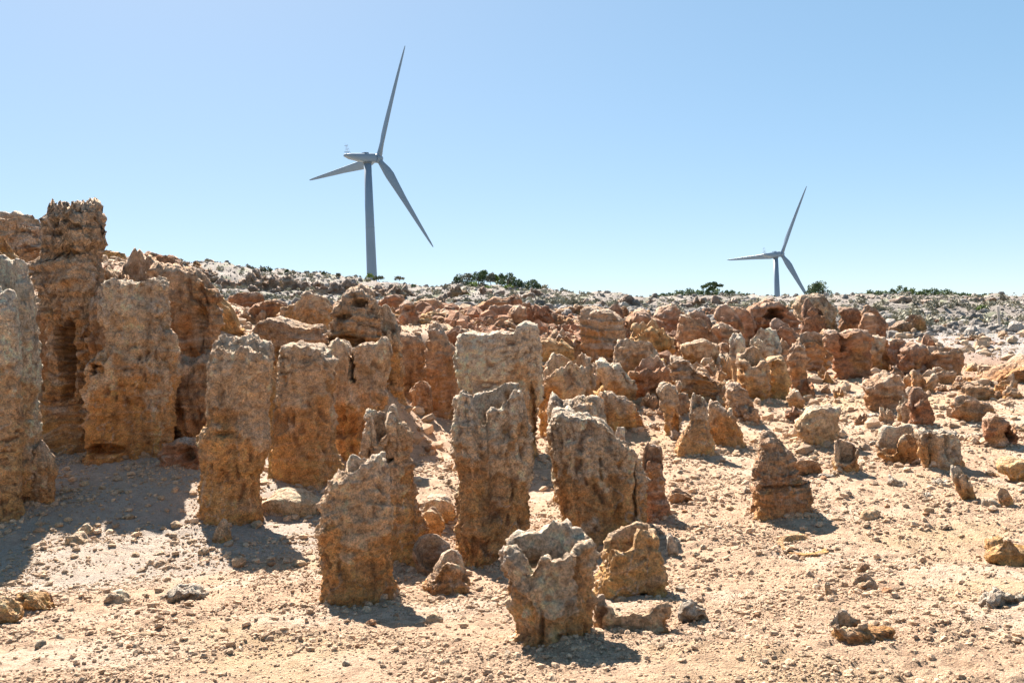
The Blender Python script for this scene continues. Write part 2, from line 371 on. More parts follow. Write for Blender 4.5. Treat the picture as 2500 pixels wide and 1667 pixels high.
def grid_faces(n, m):
    i = np.arange(n); j = np.arange(m-1); ii, jj = np.meshgrid(i, j, indexing='ij'); i2 = (ii+1) % n
    return np.stack([ii*m+jj, i2*m+jj, i2*m+jj+1, ii*m+jj+1], -1).reshape(-1, 4)

ROCKS = []
def R(name, label, top, left, right, base, d=None, style='tan', front=None, hollow=0.0, th=.22, ratio=.8,
      drop=.07, jag=.05, flare=.12, carve=(), cat=None, group=None, seed=None, res=1.0, nexp=2.5, k=1.0, tip=None, bx=None):
    """A rock traced from its outline. top/left/right/front: pixel points turned into metres at the rock's own distance.
    hollow: how deep the pipe in its middle goes, as a share of its height; carve: (px, py, rx, ry, metres) niches in its face."""
    if d is not None and 12 <= d <= 26: d = d*near_left(pts(top)[:, 0].mean())
    if not hollow and not front and not carve and name in ('rock_pillar', 'boulder', 'rock_ridge', 'rock_wall') and (d or 12) > 11 and style not in ('far', 'sand', 'greyst', 'stone'):
        hsh = (len(ROCKS)*7919 % 100)/100                       # many of these rocks are old solution pipes: open shells
        if hsh < .55: hollow = .25+.4*hsh; th = .15; drop = drop+.05+.22*hsh; jag = jag*1.5
        else: jag = jag*1.5
    T = pts(top); Lf = pts(left) if left else T[:1]+[0, 5]; Rg = pts(right) if right else T[-1:]+[0, 5]
    st = STYLE[style]; seed = seed if seed is not None else (len(ROCKS)*37+11)
    bxp = bx if bx is not None else (Lf[-1, 0]+Rg[-1, 0])/2
    wpx = Rg[:, 0].max()-Lf[:, 0].min()
    if d is None:
        dh = hit(bxp, base); d = dh + .42*ratio*wpx*dh/F
    conv = lambda A: np.array([at(p[0], p[1], d) for p in A])
    TW, LW, RW = conv(T), conv(Lf), conv(Rg)
    xm = at(bxp, base, d)[0]
    hw_b = (RW[-1, 0]-LW[-1, 0])/2; 
    zb = min(gz(xm-hw_b, d-hw_b*ratio), gz(xm+hw_b, d-hw_b*ratio), gz(xm, d-hw_b*ratio), gz(xm, d)) - .06
    zt = max(TW[:, 1].max(), conv(pts(front))[:, 1].max()+.02 if front else -9); H = max(zt-zb, .05)
    LW = LW[np.argsort(LW[:, 1])]; RW = RW[np.argsort(RW[:, 1])]
    XL = lambda z: np.interp(z, LW[:, 1], LW[:, 0]); XR = lambda z: np.interp(z, RW[:, 1], RW[:, 0])
    TW = TW[np.argsort(TW[:, 0])]
    if front:
        df_ = d-.8*ratio*(RW[:, 0].max()-LW[:, 0].min())/2; FWp = np.array([at(q_[0], q_[1], df_) for q_ in pts(front)]); FWp[:, 0] = xm+(FWp[:, 0]-xm)*d/df_; FWp = FWp[np.argsort(FWp[:, 0])]
    W = max(XR(zb+.4*H)-XL(zb+.4*H), .04)
    sp = (2.7 if d < 9 else 3.3)*d/F/res                                            # spacing of the mesh: about one picture element
    nf = int(np.clip(1.45*W/sp, 18, 190)); nb = max(10, nf//2)
    th_f = np.linspace(math.pi, 2*math.pi, nf, endpoint=False); th_b = np.linspace(0, math.pi, nb, endpoint=False)
    TH = np.concatenate([th_b, th_f]); n = len(TH)
    cx_ = np.sign(np.cos(TH))*np.abs(np.cos(TH))**(2/nexp); sy = np.sign(np.sin(TH))*np.abs(np.sin(TH))**(2/nexp)
    rs = np.random.default_rng(seed+5)
    # uneven plan outline in depth only
    ph = rs.uniform(0, 6.28, 3); depthmod = 1+.12*np.sin(2*TH+ph[0])+.08*np.sin(3*TH+ph[1])
    B = lambda x: np.interp(x, TW[:, 0], TW[:, 1])
    if front: Fr = lambda x: np.interp(x, FWp[:, 0], FWp[:, 1])
    else: Fr = lambda x: B(x) - drop*H
    def ztop(s, q):                                             # s across, q front(-1)..back(1)
        z = np.full(len(s), zt-.1*H)
        w = sst(-.45, .45, q)
        for _ in range(4):
            xc = (XL(z)+XR(z))/2; hw = (XR(z)-XL(z))/2; x = xc+hw*s
            z = .5*z + .5*(Fr(x)*(1-w) + B(x)*w)
        jg = jag*1.5; xj = np.stack([x+seed*.37, q*W*ratio*.5, 0*x], 1)
        j = (np.abs(noise(xj, 5.5/W**.6, 3.))-.28)*1.5 + .6*(np.abs(noise(xj, 14/W**.4, 9.))-.25)
        j2 = np.abs(noise(xj, 30/W**.3, 21.))-.2; j3 = np.abs(noise(xj, 60/W**.3, 22.))-.2
        return z - jg*H**.5*(.40*np.clip(j, -.6, 1.3) + .30*j2 + .16*j3)
    m1 = int(np.clip(H/sp*.95, 8, 230))
    zt_c = ztop(cx_, sy)
    tt = np.linspace(0, 1, m1)
    rings = []
    def ring(z, q, kk=1.0):
        xc = (XL(z)+XR(z))/2; hw = (XR(z)-XL(z))/2*(1+flare*np.exp(-(z-zb)/(.1*H)))
        return np.stack([xc+hw*cx_*q, d + hw*ratio*depthmod*sy*q, z], 1)
    for t in tt:
        rings.append(ring(zb + t*(zt_c-zb), 1-.03*t**12))
    if hollow > 0:
        zfl = zt - hollow*H; thv = th*(1+.45*np.sin(2*TH+ph[2])+.3*np.sin(5*TH+ph[0]))
        m2 = max(3, int(th*W/2/sp)); m3 = max(4, int(hollow*H/sp*.6)); m4 = max(3, int(W/2/sp*.5))
        for u_ in np.linspace(0, 1, m2+1)[1:]:
            rings.append(ring(zt_c - .012*u_*H*np.sin(3*TH+ph[1]), (1-thv*u_)*.965))
        for t in np.linspace(0, 1, m3+1)[1:]:
            zz = np.minimum(zt_c, zt_c*(1-t) + zfl*t); rings.append(ring(zz, (1-thv)*.94*(1-.12*t)))
        for q in np.linspace(1, .04, m4+1)[1:]:
            rings.append(ring(np.minimum(zt_c-.01, np.full(n, zfl)), (1-thv)*.94*.88*q))
    else:
        m2 = int(np.clip(W/2/sp*.8, 5, 40))
        for q in np.linspace(1, .03, m2+1)[1:]:
            z = ztop(cx_*q, sy*q) + .015*H*(1-q*q) - .03*H*(1-q)
            z = np.minimum(z, zt_c*q + z*(1-q)+.02*H)
            rings.append(ring(z, q*.965))
    Hpx_ = H*F/d
    G = np.stack(rings, 1)                                      # (n, m, 3)
    if (not hollow or d > 11) and not carve:                                    # faces broken off flat
        cc = np.array([(XL(zb+.5*H)+XR(zb+.5*H))/2, d, zb+.5*H]); hs_ = np.array([W/2, W*ratio/2, H/2])
        Un = (G-cc)/hs_
        for _ in range(9 if not hollow else 5):
            nn_ = rs.normal(size=3)*np.array([1, 1.2, .55]); nn_ /= np.linalg.norm(nn_); hh_ = rs.uniform(.78, 1.0) if Hpx_ < 230 else rs.uniform(.9, 1.08)
            Un = Un - np.maximum(Un@nn_-hh_, 0)[..., None]*nn_*.8
        G2 = Un*hs_+cc; w_ = sst(0, .12, (G[..., 2]-zb)/H)[..., None]; G = G*(1-w_)+G2*w_
    m_ = G.shape[1]
    da = np.roll(G, -1, 0)-np.roll(G, 1, 0); db = np.gradient(G, axis=1)
    nr = np.cross(da, db); ln = np.linalg.norm(nr, axis=2, keepdims=True); nr = nr/np.maximum(ln, 1e-9)
    for _ in range(2): 
        nr = (nr + np.roll(nr, 1, 0)+np.roll(nr, -1, 0)); nr = nr/np.maximum(np.linalg.norm(nr, axis=2, keepdims=True), 1e-9)
    nrk = nr
    V = G.reshape(-1, 3); nrm = nr.reshape(-1, 3)
    extra = np.zeros(len(V))
    edge = np.repeat(np.arange(m_)[None], n, 0).ravel()
    for (px, py, rx, ry, dep) in carve:
        X, Z = at(px, py, d); rx = rx*d/F; ry = ry*d/F
        e = ((V[:, 0]-X)/rx)**2 + ((V[:, 2]-Z)/ry)**2 + .5*noise(V, 3.5/max(rx*3, .1), seed)
        msk = sst(1.25, .75, e)*(nrm[:, 1] < .3)*(edge < m1)
        V = V + np.array([0, 1, 0])*(dep*msk)[:, None]
    fade = np.ones(len(V)); fade[edge >= m1-2] = .7; fade[edge >= m1] = .38; fade[edge >= m_-3] = .2
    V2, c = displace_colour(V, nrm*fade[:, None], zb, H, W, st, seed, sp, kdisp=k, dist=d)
    # the last ring closes in one vertex
    faces = grid_faces(n, m_)
    Vc = V2.reshape(n, m_, 3)[:, -1].mean(0); V2 = np.vstack([V2, Vc]); c = np.vstack([c, c[m_-1]])
    ci = len(V2)-1; i = np.arange(n)
    fan = np.stack([i*m_+m_-1, ((i+1) % n)*m_+m_-1, np.full(n, ci), np.full(n, ci)], 1)
    base_pt = np.array([xm, d, zb+.06]); 
    tri = fan[:, :3]
    allf = [tuple(f) for f in tri]
    me_f = faces
    o = link_mesh_mixed(name, V2-base_pt, me_f, tri, M_rock if d < 30 else M_far, c)
    o.location = base_pt
    if H < .5 and d < 14: o.location.z += float(ground_full(xm, d)[0])-gz(xm, d)
    if d < 16 and hw_b > .1 and flare < .2 and H > .33 and not name.endswith(('shell', 'bowl')): APRON.append((xm, d, hw_b*.85, hw_b*ratio*.85, min(.07, .12*hw_b+.02)))
    TRI[0] += len(me_f)*2+n
    tag(o, label, cat or name.replace('_', ' '), group)
    ROCKS.append(o); return o
def link_mesh_mixed(name, V, quads, tris, mat, col):
    me = bpy.data.meshes.new(name); V = np.asarray(V, np.float32)
    me.vertices.add(len(V)); me.vertices.foreach_set('co', V.ravel())
    nl = quads.size+tris.size; me.loops.add(nl)
    me.loops.foreach_set('vertex_index', np.concatenate([quads.ravel(), tris.ravel()]).astype(np.int32))
    npoly = len(quads)+len(tris); me.polygons.add(npoly)
    ls = np.concatenate([np.arange(len(quads))*4, quads.size+np.arange(len(tris))*3]).astype(np.int32)
    me.polygons.foreach_set('loop_start', ls)
    me.polygons.foreach_set('loop_total', np.concatenate([np.full(len(quads), 4), np.full(len(tris), 3)]).astype(np.int32))
    me.polygons.foreach_set('use_smooth', np.ones(npoly, bool))
    a = me.color_attributes.new('Col', 'FLOAT_COLOR', 'POINT'); c4 = np.ones((len(V), 4), np.float32); c4[:, :3] = col
    a.data.foreach_set('color', c4.ravel())
    me.update(); me.materials.append(mat)
    o = bpy.data.objects.new(name, me); COL.objects.link(o); return o

# ---- the tall columns on the left
RP = 'rock_pillar'
R(RP, 'pinkish cracked rock pillar at the far left edge with a jagged right side', '-60,612 0,626 30,630 48,640 55,655', '-120,640 -130,1200', '55,655 60,682 72,720 80,748 86,822 89,897 95,930 89,968 101,1034 98,1079 120,1138 100,1190 60,1266', 1268, style='pale', jag=.06, ratio=.7, bx=10)
R(RP, 'white topped rock block against the left edge in front of the pinkish pillar', '-70,708 0,703 30,703 38,712', '-110,730 -120,1240', '38,712 38,760 42,800 45,867 48,960 60,1100 60,1230', 1290, d=9.9, style='pale', jag=.03, ratio=.5, bx=-10)
R(RP, 'tallest rock column at the left with a notched ledgy head against the sky', '125,503 146,502 158,509 185,511 189,500 193,494 217,491 241,496', '125,503 123,515 122,522 104,535 113,551 116,581 121,617 108,638 86,643 92,660 92,682 107,733 119,778 126,822 120,897 112,1000 100,1090', '241,496 240,520 252,532 244,545 246,569 255,585 250,597 237,604 238,629 244,670 246,703 237,718 232,778 230,850 232,950 240,1090', 1100, d=17.0, style='slab', ratio=.8, jag=.14, drop=.015, carve=((163,850,9,62,.45),(190,868,13,88,.7),(176,960,12,22,.3),(155,548,12,9,.16),(185,542,14,7,.15),(205,560,18,7,.14),(160,575,12,7,.12),(215,520,12,6,.1),(180,625,30,7,.1)), k=1.15)
R(RP, 'broad pale topped rock column standing right of the tallest column', '262,686 286,678 313,686 336,690 360,684 378,674 396,679 414,695', '262,690 263,733 262,775 277,807 278,850 255,872 223,885 222,950 230,1020 225,1110', '414,697 407,718 407,748 408,807 421,825 423,867 432,917 429,945 423,974 421,1010 417,1049 412,1120', 1128, d=15.7, style='tan', ratio=.75, jag=.05, drop=.02, carve=((285,1092,46,13,.3),(258,900,25,14,.2),(222,1000,12,60,.3)), k=1.15)
R('rock_wall', 'smooth brown rock wall right of the broad pale topped column', '380,640 447,646 477,656 501,676 519,697 528,718', '380,645 385,1090', '528,718 531,760 531,807 524,870 516,897 512,990 512,1090', 1095, d=17.2, style='wall', ratio=.5, jag=.05, drop=.03, k=1.4, carve=((500,780,16,30,.12),(470,960,22,50,.12)))
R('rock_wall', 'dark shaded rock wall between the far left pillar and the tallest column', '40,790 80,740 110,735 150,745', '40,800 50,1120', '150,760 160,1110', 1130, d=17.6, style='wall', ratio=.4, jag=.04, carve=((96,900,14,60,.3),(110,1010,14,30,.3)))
R('rock_wall', 'layered brown rock wall against the sky at the upper left corner', '-120,512 0,514 30,519 68,520 70,535 98,551 106,556 116,583', '-140,530 -150,720', '118,585 124,620 130,720', 700, d=22, style='slab', ratio=.35, jag=.05, drop=.02)
R('boulder', 'sunlit orange rock wedge at the left edge below the layered wall', '-80,556 0,559 13,563 16,580 30,605 46,632 54,650', '-90,600 -90,700', '56,655 62,700', 690, d=19.6, style='orange', ratio=.5, jag=.03)
R('boulder', 'knobbly brown boulder sitting on top behind the broad pale topped column', '300,640 305,612 320,608 345,628 360,632 375,648 386,665', '296,650 290,690', '388,668 392,690', 692, d=18.5, style='brown', ratio=.8, jag=.1, k=1.5)
R('boulder', 'small sandy boulder between the tallest column and the broad column top', '240,660 252,650 275,655 300,668', '236,668 236,705', '304,675 306,705', 705, d=18.6, style='tan', ratio=.8, jag=.1, k=1.3)
R('rock_outcrop', 'dark red rock crest on the left skyline behind the columns', '346,622 352,614 372,618 400,626 415,622 432,630 447,640', '344,628 344,655', '448,645 448,668', 665, d=31, style='red', ratio=.5, jag=.1)
R('rock_outcrop', 'low tan rock heap on the left skyline beside the tallest column', '236,622 250,612 262,608 280,614 298,618 305,630', '232,630 232,660', '306,640 306,665', 665, d=30, style='orange', ratio=.5, jag=.1)
R('rock_outcrop', 'orange sloping rock shoulder behind the left pillar of the leaning pair', '522,716 545,733 560,745 575,772 590,805', '520,740 520,860', '596,815 600,850', 850, d=19.5, style='orange', ratio=.5, jag=.05)
R('rock_outcrop', 'long dark red rock ledge below the grey slope at left', '566,722 580,713 610,712 640,708 652,718 655,735', '562,735 560,765', '657,740 657,765', 768, d=30, style='red', ratio=.4, jag=.06)
R('rock_wall', 'dark red rock wall behind the layered slab left of the centre', '596,752 620,742 645,735 670,730 700,742 710,760', '594,765 594,815', '712,765 712,815', 820, d=24, style='red', ratio=.4, jag=.08)
R('rock_outcrop', 'layered grey brown slab with thin ledges behind the leaning pair', '612,800 625,788 633,776 680,773 720,788 760,795 806,790', '610,810 604,900 600,1040', '812,800 815,1040', 1040, d=18.4, style='slab', ratio=.4, jag=.03)
R('rock_outcrop', 'peaked tan rock with two shoulders above the layered slab', '680,765 690,745 715,738 738,730 742,716 760,706 775,712 792,722 806,738 810,750', '678,775 675,830', '812,760 812,830', 830, d=20, style='tan', ratio=.5, jag=.06)
R(RP, 'craggy grey brown knoll rising left of centre with a ragged flat top', '812,780 816,748 838,720 850,700 880,694 898,702 915,716 922,742', '812,785 808,850', '924,745 928,800 930,850', 852, d=17.2, style='slab', ratio=.7, jag=.1, k=1.5, carve=((882,742,16,9,.25),(845,775,20,6,.15),(850,835,40,16,.4)))
R(RP, 'low knobbly shoulder rock right of the craggy knoll', '918,755 930,746 948,752 962,768 970,790', '916,760 912,840', '974,800 985,870 985,930', 930, d=17.0, style='tan', ratio=.7, jag=.1, k=1.3)
R('rock_wall', 'split brown rock block with a gap in its top left of centre', '807,836 820,825 845,836 857,862 864,872 868,846 895,838 915,841 930,836 937,820 948,828 958,862', '806,845 806,1000 806,1110', '960,866 940,905 936,935 942,975 936,1010 930,1110', 1112, d=15.0, style='tan', ratio=.55, jag=.05, drop=.01, carve=((864,890,4,45,.35),(840,1030,40,40,.2)))
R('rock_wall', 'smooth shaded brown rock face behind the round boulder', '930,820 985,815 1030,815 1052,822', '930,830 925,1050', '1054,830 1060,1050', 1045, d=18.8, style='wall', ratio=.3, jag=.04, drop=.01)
R(RP, 'narrow brown pillar with a wide foot left of the large cracked block', '1044,795 1060,790 1075,792 1080,806', '1044,800 1044,900 1040,960 1035,1030', '1082,812 1084,830 1100,848 1117,862 1125,900 1128,1030', 1030, d=17.2, style='brown', ratio=.7, jag=.06)
R('boulder', 'round rough brown boulder in the shade before the smooth rock face', '1004,945 1010,932 1024,927 1040,931 1049,945', '1002,955 1004,975', '1051,955 1051,985', 992, d=17.0, style='brown', ratio=.9, jag=.02, flare=0)
R('boulder', 'lumpy reddish boulder beside the narrow brown pillar', '1080,812 1092,795 1110,790 1128,798', '1080,815 1084,850', '1130,802 1128,860', 858, d=19.3, style='red', ratio=.8, jag=.1, k=1.4)
# ---- the red rocks along the terrace, centre
R('rock_outcrop', 'curved red brown rock with a hollow face above the grey brown knoll', '930,735 940,722 965,718 985,722 995,738', '928,742 926,765', '998,745 998,775', 775, d=27, style='red', ratio=.5, jag=.06)
R('rock_outcrop', 'smooth domed red pillar behind the shoulder rock left of centre', '975,742 985,733 1003,732 1015,745 1020,765', '974,755 975,800', '1023,780 1032,812', 815, d=22.5, style='red', ratio=.7, jag=.01)
R('rock_outcrop', 'flat topped ledgy tan rock left of the centre below the grey slope', '1012,738 1030,732 1060,729 1074,735', '1010,745 1010,770', '1077,742 1077,770', 775, d=27, style='brown', ratio=.5, jag=.04)
R('rock_wall', 'long low orange wall of rock left of the peaked red outcrop', '1030,768 1050,760 1080,766 1105,758 1140,760 1155,770', '1028,772 1028,785', '1157,775 1157,788', 786, d=25, style='orange', ratio=.3, jag=.08)
R('rock_outcrop', 'peaked dark red outcrop with a slanting tan side in the centre', '1152,752 1180,740 1205,722 1222,728 1240,730 1255,718 1268,722 1276,745', '1150,756 1150,775', '1280,755 1285,775', 775, d=28, style='red', ratio=.5, jag=.1, k=1.2)
R('boulder', 'dark red bowl shaped rock below the peaked red outcrop', '1186,762 1195,748 1225,745 1252,744 1262,752', '1185,768 1188,785', '1264,760 1262,788', 790, d=24.5, style='red', ratio=.7, jag=.06, hollow=.6, front='1186,764 1200,772 1225,778 1245,770 1262,756')
R(RP, 'short brown ribbed pillar right of the dark red bowl', '1240,758 1252,747 1268,744 1282,752', '1240,765 1236,800', '1285,760 1288,800', 802, d=23.5, style='brown', ratio=.8, jag=.05)
R(RP, 'wide brown ribbed column in the centre with horizontal ledges', '1410,748 1440,746 1460,747 1464,757 1480,756 1505,760 1512,772', '1410,755 1413,800 1418,835 1430,870', '1515,785 1522,805 1532,825 1538,860', 878, d=19.5, style='slab', ratio=.8, jag=.03, k=.8)
R(RP, 'dark reddish knob peeking over the ledged brown column', '1488,750 1495,743 1512,741 1520,752', '1488,755 1490,775', '1524,765 1524,778', 780, d=25, style='red', ratio=.8, jag=.06)
R('rock_wall', 'tan rock bank adjoining the foot of the ledged brown column', '1505,832 1530,826 1560,832 1590,830 1605,850', '1505,836 1500,892', '1610,860 1612,895', 895, d=18.3, style='tan', ratio=.5, jag=.05)
R('boulder', 'knobbly orange tan boulder with a ring shaped hole right of the ledged column', '1540,805 1548,790 1562,786 1600,782 1620,796 1625,815', '1540,808 1538,830', '1628,820 1640,835', 838, d=21, style='orange', ratio=.7, jag=.12, k=1.5)
R('boulder', 'mushroom shaped red rock on the terrace right of centre', '1525,775 1545,765 1552,752 1578,752 1585,765 1600,775 1620,782', '1522,780 1520,800', '1622,785 1625,800', 800, d=25, style='red', ratio=.6, jag=.05)
R('rock_outcrop', 'sloping dark red slab below the skyline right of centre', '1600,765 1615,750 1640,741 1656,742 1665,755', '1598,770 1598,790', '1668,762 1668,795', 795, d=28, style='red', ratio=.6, jag=.06)
R(RP, 'brown stepped rock with a blocky head right of centre', '1655,762 1662,757 1678,758 1690,772 1720,785 1740,800 1750,822', '1655,768 1654,800', '1752,826 1756,838', 840, d=22, style='brown', ratio=.6, jag=.06)
R('boulder', 'rounded dark brown rock behind the stepped rock', '1685,763 1700,757 1720,760 1738,775 1745,792', '1683,768 1683,792', '1746,795 1746,815', 815, d=24.5, style='red', ratio=.7, jag=.04)
R('boulder', 'large hump of dark red rock with sloping right flank', '1748,765 1756,750 1775,744 1790,750 1803,770 1812,790', '1748,770 1748,798', '1815,795 1818,800', 800, d=26, style='red', ratio=.7, jag=.06)
R('boulder', 'dark red rock slab leaning right beside the large hump', '1786,750 1795,745 1815,748 1830,762 1840,776', '1786,755 1790,780', '1842,780 1842,788', 788, d=27.5, style='red', ratio=.6, jag=.05)
R('rock_wall', 'low sloping brown bank below the large red hump', '1744,795 1760,788 1785,795 1800,806', '1742,800 1742,828', '1803,812 1803,830', 830, d=22.5, style='brown', ratio=.5, jag=.05)
R('rock_arch', 'dark red rock arch with a lit opening under its roof', '1820,762 1830,745 1855,738 1870,730 1890,731 1905,745 1925,760 1945,778', '1820,766 1825,785', '1948,785 1948,795', 795, d=28, style='red', ratio=.5, jag=.1, k=1.4, carve=((1882,760,14,6,1.2),(1880,772,26,6,.8)))
R('boulder', 'big dark red slab sloping to the right above the sandy clearing', '1876,792 1885,779 1900,776 1920,784 1935,798 1948,812', '1876,796 1880,815', '1950,818 1952,832', 834, d=24, style='red', ratio=.5, jag=.05)
R(RP, 'pale tan broad pillar with a peaked top above the chimney rock', '1828,812 1840,800 1862,797 1888,798 1892,808 1902,815 1905,830', '1826,820 1830,870', '1906,840 1908,872', 875, d=18.5, style='pale', ratio=.6, jag=.06)
R(RP, 'small pale tan knob left of the broad peaked pillar', '1780,822 1790,813 1812,812 1820,828', '1780,830 1782,858', '1823,835 1823,862', 862, d=18.2, style='pale', ratio=.7, jag=.05)
R(RP, 'squat tan rock drum with a rounded front left of the chimney rock', '1662,842 1680,832 1700,828 1720,826 1745,834 1758,842', '1662,846 1672,875 1690,895 1700,912', '1758,850 1760,912', 913, d=None, style='tan', ratio=.7, jag=.04, flare=0)
R(RP, 'brown rock drum with a notched lip beside the squat tan drum', '1755,836 1762,832 1775,836 1788,850 1800,858 1820,856 1824,870', '1755,840 1757,880 1758,913', '1824,875 1815,913', 914, style='brown', ratio=.6, jag=.04)
R(RP, 'hollow chimney rock with a dark red lining and a broken rim', '1822,868 1826,855 1836,847 1850,843 1860,852 1866,870 1876,885', '1803,885 1803,915 1798,950 1795,978', '1878,890 1884,920 1884,950 1880,978', 980, style='tan', ratio=.85, jag=.04, hollow=.5, th=.25, front='1803,882 1820,884 1830,895 1845,900 1858,897 1866,885 1878,886')
R(RP, 'slim orange pillar hollowed on its left side beside the chimney rock', '1872,880 1880,874 1895,869 1910,867 1917,876 1922,888', '1872,888 1882,900 1882,930 1880,974', '1922,895 1925,930 1926,974', 976, style='orange', ratio=.9, jag=.05, carve=((1882,888,8,14,.3),))
R(RP, 'slender reddish fin leaning behind the slim orange pillar', '1904,840 1910,826 1920,828 1926,842', '1904,845 1908,900 1912,930', '1928,850 1938,890 1950,925', 930, style='brown', ratio=.7, jag=.05)
R(RP, 'low stump with a raised right horn in the sandy clearing', '1932,863 1945,866 1962,870 1975,868 1984,856 1987,845 2000,843 2003,852', '1930,868 1938,890 1946,905', '2004,860 2010,885 2020,908', 910, style='tan', ratio=.8, jag=.05, hollow=.15, front='1932,866 1950,874 1965,880 1980,866 1990,852 2003,854')
R('boulder', 'small knobbly rock crumbled behind the horned stump', '1928,855 1938,838 1955,834 1967,848', '1926,858 1926,870', '1968,852 1968,870', 870, d=19.3, style='brown', ratio=.8, jag=.12, k=1.3)
R('boulder', 'little conical brown rock alone in the sandy clearing', '2038,868 2050,858 2060,856 2068,865', '2036,872 2030,880', '2070,872 2071,884', 885, style='brown', ratio=.8, jag=.03)
R('rock_wall', 'long dark red rock wall behind the sandy clearing', '2010,808 2030,802 2045,808 2055,815 2070,805 2095,802 2125,806 2130,818', '2010,812 2012,850 2040,870', '2132,822 2125,866', 870, d=20.5, style='red', ratio=.4, jag=.06, carve=((2050,830,6,30,.2),))
R('rock_wall', 'dark layered ledge left of the long red wall', '1955,815 1975,810 2000,812 2012,820', '1952,820 1950,840', '2014,825 2016,850', 852, d=22, style='slab', ratio=.4, jag=.04)
R('boulder', 'square red block below the grey flat right of the arch', '2050,748 2070,744 2090,746 2096,756 2118,758', '2050,752 2052,775', '2120,762 2120,778', 778, d=31, style='red', ratio=.6, jag=.02)
R('boulder', 'flat red block in front of the square red block', '2097,768 2105,763 2130,762 2138,766', '2096,770 2096,784', '2138,770 2138,784', 786, d=29, style='red', ratio=.7, jag=.01)
R('boulder', 'cracked red rock at the right end of the block row', '2108,752 2118,745 2138,746 2150,760 2160,770', '2108,756 2108,776', '2161,772 2161,786', 787, d=30, style='red', ratio=.6, jag=.08)
R(RP, 'reddish spike rock behind the arch near the skyline', '1962,760 1966,735 1975,727 1984,735 1992,750 2010,758', '1960,765 1958,785', '2012,762 2015,780', 782, d=31, style='red', ratio=.7, jag=.06)
R('rock_outcrop', 'broad tan outcrop on the skyline right of the smaller turbine', '1946,735 1952,722 1975,718 2000,717 2020,720 2032,735 2040,748', '1944,740 1944,765', '2042,752 2042,768', 768, d=38, style='tan', ratio=.5, jag=.04)
# ---- the large pillar at the back right and its red neighbours
R(RP, 'largest tan pillar at the right with a rounded ledgy head', '2097,838 2104,822 2116,816 2137,818 2158,815 2168,822 2176,836', '2096,842 2094,862 2092,883 2086,902', '2180,847 2178,862 2172,880 2166,906', 915, style='tan', ratio=.8, jag=.02, k=1.1)
R('boulder', 'cracked dark red lump right of the largest right hand pillar', '2199,852 2210,838 2230,836 2252,840 2260,856', '2196,860 2188,885 2183,915', '2262,870 2266,890 2272,918', 920, style='red', ratio=.8, jag=.04, k=1.4)
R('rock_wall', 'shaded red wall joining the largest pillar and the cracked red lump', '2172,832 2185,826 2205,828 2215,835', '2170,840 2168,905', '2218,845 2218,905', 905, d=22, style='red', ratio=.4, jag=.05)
R(RP, 'flat topped brown and red block with a pale right face', '2258,850 2268,842 2290,846 2305,850 2318,840 2335,838 2340,845', '2258,855 2262,885 2270,915', '2342,850 2344,880 2343,915', 918, style='brown', ratio=.7, jag=.04)
R('boulder', 'rough dark red knob on top behind the flat topped block', '2252,835 2256,818 2268,813 2280,822 2284,840', '2250,840 2250,850', '2286,845 2286,852', 852, d=23.5, style='red', ratio=.8, jag=.1, k=1.3)
R('boulder', 'low smooth wedge of brown rock in front of the flat topped block', '2274,900 2290,894 2310,898 2322,900 2335,922 2342,934', '2272,905 2274,918', '2343,938 2343,940', 940, style='tan', ratio=.6, jag=.03)
R('boulder', 'large reddish brown boulder with a peaked crest in the right middle ground', '2110,935 2125,927 2146,917 2158,910 2170,904 2193,912 2202,933 2208,950', '2108,940 2107,957 2101,984 2112,1002', '2212,960 2214,980 2208,1008', 1012, style='brown', ratio=.8, jag=.05, flare=.02)
R(RP, 'thin upright prong rock right of the peaked reddish boulder', '2202,928 2208,916 2216,912 2222,922', '2202,932 2204,955', '2224,935 2220,962', 962, style='tan', ratio=.8, jag=.08)
R(RP, 'two pronged grey brown shell rock with a saddle between its horns', '2228,915 2236,900 2242,906 2248,928 2258,922 2268,908 2278,902 2283,912', '2226,920 2222,950 2224,966', '2284,920 2284,950 2290,966', 968, style='tan', ratio=.7, jag=.04)
R(RP, 'grey topped knobby pillar left of the dark red crested pillar', '2192,974 2202,967 2218,969 2226,978', '2190,980 2192,1000 2196,1036', '2228,985 2228,1036', 1038, style='grey', ratio=.8, jag=.08, k=1.2)
R(RP, 'dark red crested pillar leaning left in the right middle ground', '2224,985 2232,960 2240,948 2252,945 2262,955 2266,975', '2222,990 2224,1020 2226,1042', '2268,985 2276,1020 2284,1050', 1050, style='red', ratio=.8, jag=.08, k=1.2)
R('boulder', 'yellowish hollow shouldered boulder with a pale crust left of the vase rock', '1940,1014 1950,1002 1961,998 1979,992 1994,987 2020,991 2044,988 2050,1000', '1940,1016 1943,1046 1950,1062 1960,1076', '2052,1010 2050,1038 2046,1070 2047,1092', 1094, style='sand', ratio=.8, jag=.05, k=1.2)
R(RP, 'vase shaped thin walled rock with a gap in its front', '2041,1086 2048,1080 2060,1078 2085,1086 2094,1098', '2041,1090 2046,1105 2040,1125 2038,1155', '2095,1102 2095,1130 2097,1160', 1162, style='tan', ratio=.8, jag=.03, hollow=.6, th=.14, front='2041,1120 2050,1138 2070,1142 2085,1130 2094,1105')
R('rock_shell', 'curved shell of rock opening to the left before the fluted block', '2143,1086 2158,1062 2170,1045 2186,1040 2200,1048 2228,1036 2242,1042', '2142,1092 2150,1112 2165,1122', '2243,1050 2242,1100 2236,1138', 1140, style='grey', ratio=.8, jag=.04, hollow=.5, th=.2, front='2143,1092 2160,1118 2180,1112 2200,1070 2220,1062 2242,1050')
